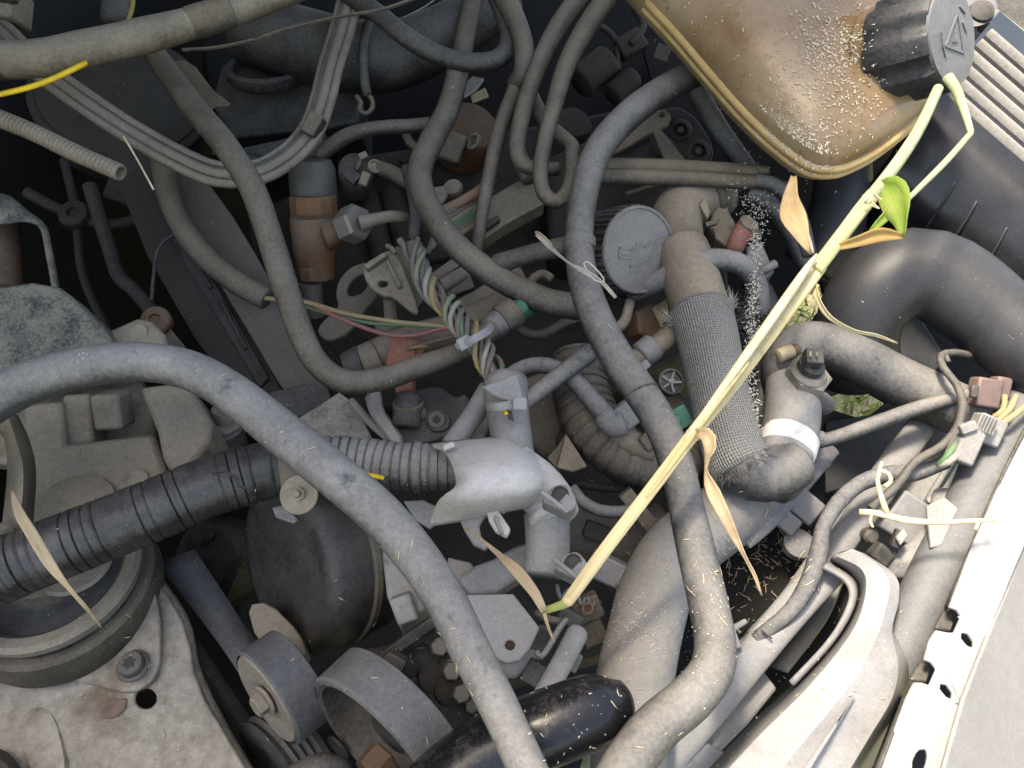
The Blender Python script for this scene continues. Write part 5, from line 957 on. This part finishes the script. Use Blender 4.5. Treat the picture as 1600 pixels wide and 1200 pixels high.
# ================================================================ TOP RIGHT: tank, cap, grille
e = thing('coolant_tank', 'dirty amber plastic coolant expansion tank', 'tank', (1270, 150, .05))
seam = [(930, -90), (1000, -12), (1052, 42), (1108, 108), (1160, 168), (1212, 218), (1266, 258), (1312, 262), (1364, 238), (1420, 195), (1462, 150), (1486, 90), (1500, -90)]
cxm, cym = 1250, 40
def shrink(pl, k, dx=0, dy=0): return [(cxm + (x - cxm) * k + dx, cym + (y - cym) * k + dy) for x, y in pl]
loft('body', [(shrink(seam, .86, -20, 40), .03), (shrink(seam, .95, -16, 32), .07), (shrink(seam, .985, -12, 24), .095), (shrink(seam, 1.0, -4, 8), .115), (shrink(seam, .985, 2, 0), .125), (shrink(seam, .93, 6, -4), .138), (shrink(seam, .8, 14, -8), .15), (shrink(seam, .55, 30, -10), .16), (shrink(seam, .25, 40, -10), .164)], amber, e, rnd=2, smooth=80)
sr = chaikin(seam, 1)[2:-2]
tube('seam_rim', [(x, y + 3, .119) for x, y in sr], 7, plain('yellowed_rim', (.52, .38, .17), .4, c2=(.4, .25, .1)), e, n=12)
tube('seam_rim', [(x - 6, y + 14, .106) for x, y in sr], 5, MATS['yellowed_rim'], e, n=12)
KA = Vec((.60, -.06, .80)).normalized(); kc = (1388, 84, .15)
lathe('neck', (1368, 88, .14), KA, [(84, -40), (74, -16), (70, -4), (76, 4), (74, 12), (66, 16), (64, 40)], amber, e, n=44)
cap = thing('tank_cap', 'black scalloped screw cap on the amber coolant tank', 'cap', (1430, 70, .17))
def scal(a, r, z): return r * (1 - .11 * max(0, math.cos(8 * a)) ** .7) if r > 66 and z < 97 else r
capm = dusty('cap_black', (.017, .02, .027), dust=(.16, .16, .165), amt=.1, up=.2, var=.6, rough=.42, specks=.3)
lathe('grip', kc, KA, [(66, -4), (79, 0), (80, 8), (78, 86), (73, 94)], capm, cap, n=108, mod=scal, smooth=35)
lathe('top_disc', kc, KA, [(71, 92), (70, 97), (40, 99), (5, 99)], dusty('cap_top', (.06, .065, .075), dust=(.3, .3, .31), amt=.3, var=.5, rough=.4), cap, n=60)
qA = V(*KA); qX = (V(0, 1, 0) - V(0, 1, 0).dot(qA) * qA).normalized(); qY = qA.cross(qX); qs = S(kc[1], kc[2]); qo = P(*kc)
for a, b_ in (((-26, -22), (30, -18)), ((30, -18), (4, 32)), ((4, 32), (-26, -22)), ((-6, -10), (8, -6)), ((2, -8), (2, 14)), ((-40, -8), (-34, -24)), ((-34, -24), (-24, -36)), ((22, 24), (34, 14)), ((10, 44), (26, 40))):
    capbar(cap, qo, qX, qY, qA, qs, toX(a), toX(b_), 3, 97.5, MATS['cap_top'], 3.5)
# chalky residue on the tank shoulder, lying on its surface
# radiator cowl / grille
e = thing('front_cowl', 'black ribbed front cowl with a pale grooved top beyond the tank', 'cowl', (1520, 280, 0))
dlt = lambda pts, dx, dy: [(x + dx, y + dy) for x, y in pts]
grid('cowl_body', [[(1330, 330, -.03), (1450, 440, -.03), (1660, 620, -.03)], [(1390, 245, .03), (1510, 355, .03), (1690, 510, .03)], [(1432, 178, .065), (1552, 282, .065), (1730, 430, .065)], [(1452, 148, .072), (1572, 252, .072), (1750, 400, .072)], [(1476, 122, .066), (1596, 222, .066), (1770, 370, .066)], [(1560, 20, .04), (1680, 120, .04), (1850, 250, .04)]], dusty('cowl_black', (.014, .015, .018), dust=(.2, .2, .2), amt=.0, up=.06, var=.1, rough=.22, bump=.05, specks=.2), e, thick=.004, m=20)
for k in range(6):
    o_ = k * 15
    tube('top_slat', [(1468 + o_, 130 - o_ * 1.05, .0745 - k * .0042), (1590 + o_, 236 - o_ * 1.05, .0745 - k * .0042), (1720 + o_, 348 - o_ * 1.05, .0745 - k * .0042)], 8.2, plas_grey, e, n=12, oval=.22)
def lerp3(row, t):
    u = t * (len(row) - 1); k = min(int(u), len(row) - 2); f = u - k
    return [a + (b_ - a) * f for a, b_ in zip(row[k], row[k + 1])]
ra, rb, rc = [(1330, 330, -.03), (1450, 440, -.03), (1660, 620, -.03)], [(1390, 245, .03), (1510, 355, .03), (1690, 510, .03)], [(1432, 178, .065), (1552, 282, .065), (1730, 430, .065)]
for t_ in (.06, .2, .34, .48, .62, .76):
    p0, p1, p2 = lerp3(ra, t_), lerp3(rb, t_), lerp3(rc, t_); q = [a + (b_ - a) * .55 for a, b_ in zip(p0, p1)]; q2 = [a + (b_ - a) * .5 for a, b_ in zip(p1, p2)]
    for c_ in (q, p1, q2): c_[2] += .0035
    tube('side_rib', [tuple(q), tuple(p1), tuple(q2)], 1.9, rubber_black, e, n=8)
plate('lower_edge', [(1415, 200), (1432, 185), (1460, 350), (1440, 350)], .0, .004, plas_mid, e) if 0 else None
e = thing('headlamp', 'sunlit pale headlamp housing with a dark slot beyond the cowl', 'headlamp', (1570, 110, 0))
plate('housing', [(1520, 66), (1548, 52), (1700, 110), (1700, 260), (1640, 230), (1528, 100)], (.02, 0, 0), .03, dusty('pale_housing', (.5, .5, .49), dust=(.7, .69, .66), amt=.5, var=.4), e, bevel=.003)
box('slot', (1548, 112, .028), (64, 12, 10), 42, rubber_dark, e); box('slot', (1566, 106, .026), (36, 6, 8), 42, rubber_dark, e); tube('bar', [(1530, 64, .03), (1580, 96, .03), (1640, 140, .03)], 5, rubber_dark, e, n=8)
box('glass_rim', (1600, 76, .01), (150, 26, 30), 38, plas_grey, e)
tag(ribbon('dry_leaf', [(1556, 134, .04, 3, 0), (1564, 138, .04, 12, 10), (1576, 142, .04, 11, 0), (1588, 147, .04, 2, 0)], plain('husk', (.3, .2, .12), .8)), 'small brown husk lying on the headlamp housing', 'leaf')
e = thing('rubber_stop', 'dark bracket arm with a round rubber stop beyond the tank cap', 'bracket', (1535, 18, 0))
loft('arm', [([(1480, -30), (1540, -20), (1562, 8), (1556, 34), (1524, 46), (1500, 40), (1480, 10)], .0), ([(1482, -30), (1538, -18), (1558, 8), (1553, 32), (1523, 43), (1502, 38), (1484, 10)], .03)], plas_mid, e, rnd=2); lathe('stop', (1532, 20, .03), (-.1, .2, 1), [(17, 0), (19, 3), (18, 7), (13, 9), (4, 9)], rubber_dark, e, n=30)
tag(plate('wing_edge', [(1440, -40), (1680, -40), (1700, 120), (1560, 160), (1440, 150)], -.04, .01, plas_dark, rnd=0), 'black trim edge beyond the rubber stop', 'trim')
# ================================================================ PLANT
e = thing('plant_stalk', 'long yellow green grass stalk with dry leaves lying across the engine', 'plant', (1085, 675, .17))
sp = [(848, 955, .13, 5.5), (878, 945, .14, 7), (888, 938, .143, 10), (950, 853, .172, 10.5), (1018, 764, .186, 10.5), (1084, 677, .195, 11), (1150, 592, .2, 12), (1216, 502, .205, 13), (1280, 414, .21, 13.5)]
tube('stem', sp[:3], 8, fibrous('green_stem', (.26, .32, .09), (.36, .36, .13), 0, ku=8.0, kv=12.0), e, n=16, uv=True, oval=.8)
tube('stem', sp[2:], 12, stem_m, e, n=22, uv=True, oval=.62, wob=.05); tube('stem', [(1274, 422, .2125, 12), (1312, 372, .217, 11.5), (1345, 328, .222, 11.5), (1365, 303, .224, 11)], 12, fibrous('green_yellow_stem', (.32, .33, .16), (.46, .42, .26), 0, ku=8.0, kv=16.0), e, n=18, uv=True, oval=.75, wob=.05)
tube('stem', [(1360, 309, .2235, 10), (1398, 260, .226, 9.5), (1424, 222, .227, 9), (1444, 186, .225, 8.5), (1466, 138, .215, 8)], 10, fibrous('fresh_stem', (.28, .32, .18), (.36, .38, .25), 0, ku=8.0, kv=16.0), e, n=16, uv=True, wob=.04)
for p, rr in (((1358, 312, .223), 12), ((888, 938, .143), 9.5), ((1082, 680, .195), 11.5)): lathe('node', p, (.6, .75, .1), [(rr * .9, -5), (rr, -2), (rr, 2), (rr * .9, 5)], stem_m, e, n=18)
pale_sheath = fibrous('pale_sheath', (.62, .57, .42), (.5, .43, .27), .1)
ribbon('sheath', [(1072, 688, .206, 8, 10), (1130, 606, .213, 12, 5), (1196, 512, .219, 15, -5), (1256, 428, .224, 13, 10), (1277, 397, .225, 4, 25)], pale_sheath, e, fold=-.3, thick=.0004)
ribbon('sheath', [(1010, 778, .197, 4, -10), (1060, 712, .204, 9, 10), (1120, 632, .21, 10, 25), (1170, 566, .213, 5, 10)], fibrous('yellow_sheath', (.56, .48, .25), (.44, .36, .16), .1), e, fold=-.3, thick=.0004)
for a_ in ((1352, 318, 8, -14), (1366, 306, 12, 6), (1360, 316, 14, 10)): ribbon('sheath_scale', [(a_[0], a_[1], .232, 6, 0), (a_[0] + a_[2] * .6, a_[1] + a_[3] * .6, .236, 5, 40), (a_[0] + a_[2], a_[1] + a_[3], .238, 1, 0)], pale_sheath, e)
tube('side_shoot', [(1480, 120, .2, 9), (1494, 140, .2, 8), (1502, 160, .2, 7), (1512, 190, .2, 5.5), (1517, 208, .2, 5)], 7, MATS['fresh_stem'], e, n=14, uv=True); tube('side_shoot', [(1517, 208, .2, 4.5), (1480, 250, .205, 5), (1440, 290, .21, 4.5), (1412, 318, .215, 3.5)], 4.5, MATS['fresh_stem'], e, n=12, uv=True)
ribbon('leaf', [(1086, 676, .205, 10, 0), (1106, 680, .215, 22, 10), (1113, 700, .215, 24, 40), (1106, 730, .205, 16, 80), (1116, 768, .2, 22, 20), (1140, 820, .19, 16, 10), (1165, 868, .18, 10, 60), (1180, 900, .17, 6, 30), (1190, 930, .16, 2, 0)], leafdry, e)
ribbon('leaf', [(1268, 396, .22, 6, 20), (1252, 372, .225, 24, 30), (1240, 345, .225, 38, 10), (1236, 312, .22, 24, -15), (1240, 276, .21, 8, 0)], fibrous('tan_leaf', (.5, .34, .17), (.6, .47, .28)), e)
ribbon('leaf', [(1270, 396, .222, 5, 60), (1262, 368, .226, 7, 70), (1250, 340, .226, 4, 70)], leafpale, e)
ribbon('leaf', [(1372, 288, .225, 8, 0), (1394, 296, .232, 42, 10), (1406, 322, .234, 46, 20), (1412, 350, .23, 26, 45), (1410, 372, .225, 6, 30)], leafgreen, e)
ribbon('leaf', [(1304, 388, .216, 8, 0), (1340, 376, .224, 18, 20), (1375, 366, .228, 22, 10), (1412, 370, .226, 7, 0)], leafamber, e); ribbon('leaf', [(1360, 362, .222, 6, 0), (1380, 340, .226, 16, 30), (1396, 322, .228, 14, 10)], leafgreen, e)
ribbon('leaf', [(1272, 442, .205, 10, 20), (1280, 468, .205, 12, 50), (1298, 496, .2, 8, 30), (1335, 516, .19, 6, 40), (1370, 524, .18, 5, 20), (1402, 536, .17, 2, 0)], fibrous('curl_leaf', (.6, .54, .36), (.5, .42, .25)), e)
ribbon('leaf', [(850, 955, .135, 10, 0), (836, 930, .14, 16, 20), (810, 895, .14, 18, 0), (780, 868, .135, 10, 30), (756, 846, .13, 4, 0), (728, 824, .125, 1.5, 0)], leafdry, e)
ribbon('leaf', [(850, 958, .133, 5, 0), (858, 982, .125, 5, 40), (866, 1004, .12, 2, 0)], leafdry, e)
tag(ribbon('grass_blade', [(18, 766, .165, 3, 0), (30, 800, .168, 14, 15), (52, 836, .168, 18, 25), (78, 880, .165, 16, 20), (110, 920, .15, 9, 50), (135, 950, .13, 6, 20), (158, 980, .1, 2, 0)], leafdry, fold=.15), 'long dry grass blade lying over the black conduit', 'grass blade')
e = thing('dry_shred', 'pale torn grass shred snagged on the bent radiator hose', 'grass blade', (905, 415, .15))
ribbon('shred', [(838, 366, .135, 5, 0), (860, 386, .138, 8, 40), (890, 411, .142, 7, 70), (915, 425, .145, 9, 20), (940, 440, .145, 8, 50), (962, 465, .135, 5, 0)], leafpale, e, fold=.1)
tube('loop', [(918, 424, .147), (912, 412, .148), (920, 410, .148), (938, 428, .148), (944, 440, .147), (930, 438, .147), (922, 430, .147)], 1.4, leafpale, e, n=6); ribbon('tuft', [(836, 362, .134, 2, 0), (846, 368, .136, 9, 40), (862, 384, .138, 4, 0)], leafdry, e)
e = thing('dead_twig', 'dead pale twig resting on the fan shroud', 'twig', (1450, 815, .07))
twig_m = plain('dead_twig_bark', (.6, .5, .34), .8, c2=(.42, .33, .2), scale=150)
tube('stalk', [(1343, 800, .07, 5), (1372, 802, .075, 5), (1410, 812, .08, 5), (1460, 816, .085, 4.5), (1520, 814, .09, 4), (1560, 812, .09, 2.5)], 5, twig_m, e, n=10, wob=.25); tube('branch', [(1386, 802, .078, 4.5), (1378, 780, .085, 4), (1371, 750, .09, 3.5), (1378, 722, .09, 3)], 4, twig_m, e, n=8, wob=.2)
tube('branch', [(1376, 735, .09), (1388, 740, .09), (1392, 752, .088), (1382, 760, .088)], 3.5, twig_m, e, n=8, wob=.3); tube('branch', [(1362, 803, .075), (1360, 815, .078), (1364, 824, .078)], 2.2, twig_m, e, n=6); tube('branch', [(1552, 812, .09), (1546, 796, .092)], 2.5, twig_m, e, n=6); tube('branch', [(1530, 814, .09), (1524, 828, .09)], 3, twig_m, e, n=6)
# ================================================================ LOOSE DEBRIS lying on what is already there
bpy.context.view_layer.update()
dg = bpy.context.evaluated_depsgraph_get()
def hit(x, y):
    d = (P(x, y, 0) - CAM).normalized(); ok, loc, nr, _i, ob, _m = sc.ray_cast(dg, CAM, d)
    if not ok or (loc - CAM).length > 1.4: return None
    if nr.dot(d) > 0: nr = -nr
    return loc, nr, ob
def scatter(name, label, spots, ln, wd, mat, seed):
    """slivers lying flat on the surfaces: spots = (x, y, spread, count)"""
    rnd = random.Random(seed); vs_ = []; fs = []
    for (x, y, s, c_) in spots:
        for i in range(c_):
            q = hit(x + rnd.gauss(0, s), y + rnd.gauss(0, s))
            if not q or q[1].z < -.1 or 'leaf' in q[2].name or 'stem' in q[2].name or 'cap' in q[2].name: continue
            p, n_, _ = q; t_ = Vec((rnd.gauss(0, 1), rnd.gauss(0, 1), rnd.gauss(0, 1))).cross(n_).normalized(); b_ = n_.cross(t_)
            l = (.2 + .8 * rnd.random() ** 2.2) * ln; w_ = wd * rnd.uniform(.5, 1.2); lift = n_ * rnd.uniform(.0004, .0015) + n_ * (l * .25 if rnd.random() < .2 else 0)
            bend = b_ * rnd.uniform(-.08, .08) * l; k = len(vs_)
            vs_ += [p - t_ * l / 2 + n_ * .0004 - b_ * w_, p - t_ * l / 2 + n_ * .0004 + b_ * w_, p + bend + lift * .6 + b_ * w_, p + bend + lift * .6 - b_ * w_, p + t_ * l / 2 + lift]
            fs += [(k, k + 1, k + 2, k + 3), (k + 3, k + 2, k + 4)]
    if vs_:
        o = link(name, mesh(vs_, fs), mat, solid=.0003); tag(o, label, 'debris', kind='stuff')
scatter('straw_litter', 'short straw pieces littering the dark pit beside the fan shroud', [(1180, 880, 38, 70), (1150, 920, 30, 30), (1230, 870, 30, 30)], .012, .0003, straw, 21)
scatter('straw_litter', 'straw scraps scattered over hoses and covers', [(800, 700, 330, 110), (1000, 800, 60, 30), (1010, 1000, 60, 22), (900, 1120, 50, 14), (1200, 1050, 90, 40), (150, 1080, 90, 30), (690, 1050, 40, 30), (540, 780, 120, 20), (1350, 950, 80, 14)], .007, .00026, straw, 22)
scatter('pale_chaff', 'pale chaff flakes stuck to the amber tank', [(1290, 90, 34, 330), (1330, 150, 34, 150), (1260, 190, 45, 170), (1290, 30, 26, 120), (1190, 170, 60, 70), (1262, 240, 16, 190), (1236, 222, 12, 170), (1212, 202, 9, 120), (1290, 252, 12, 90), (1325, 60, 14, 120), (1100, 40, 40, 25)], .0042, .00055, plain('white_chaff', (.7, .64, .52), .7, scale=300, c2=(.5, .43, .3)), 23)
scatter('dust_grit', 'fine pale grit over the lower radiator hose', [(1000, 990, 26, 160), (990, 960, 22, 60), (900, 1110, 50, 12), (940, 1130, 30, 8), (1080, 870, 60, 50), (1100, 1000, 40, 60)], .0016, .0003, chaff, 24)
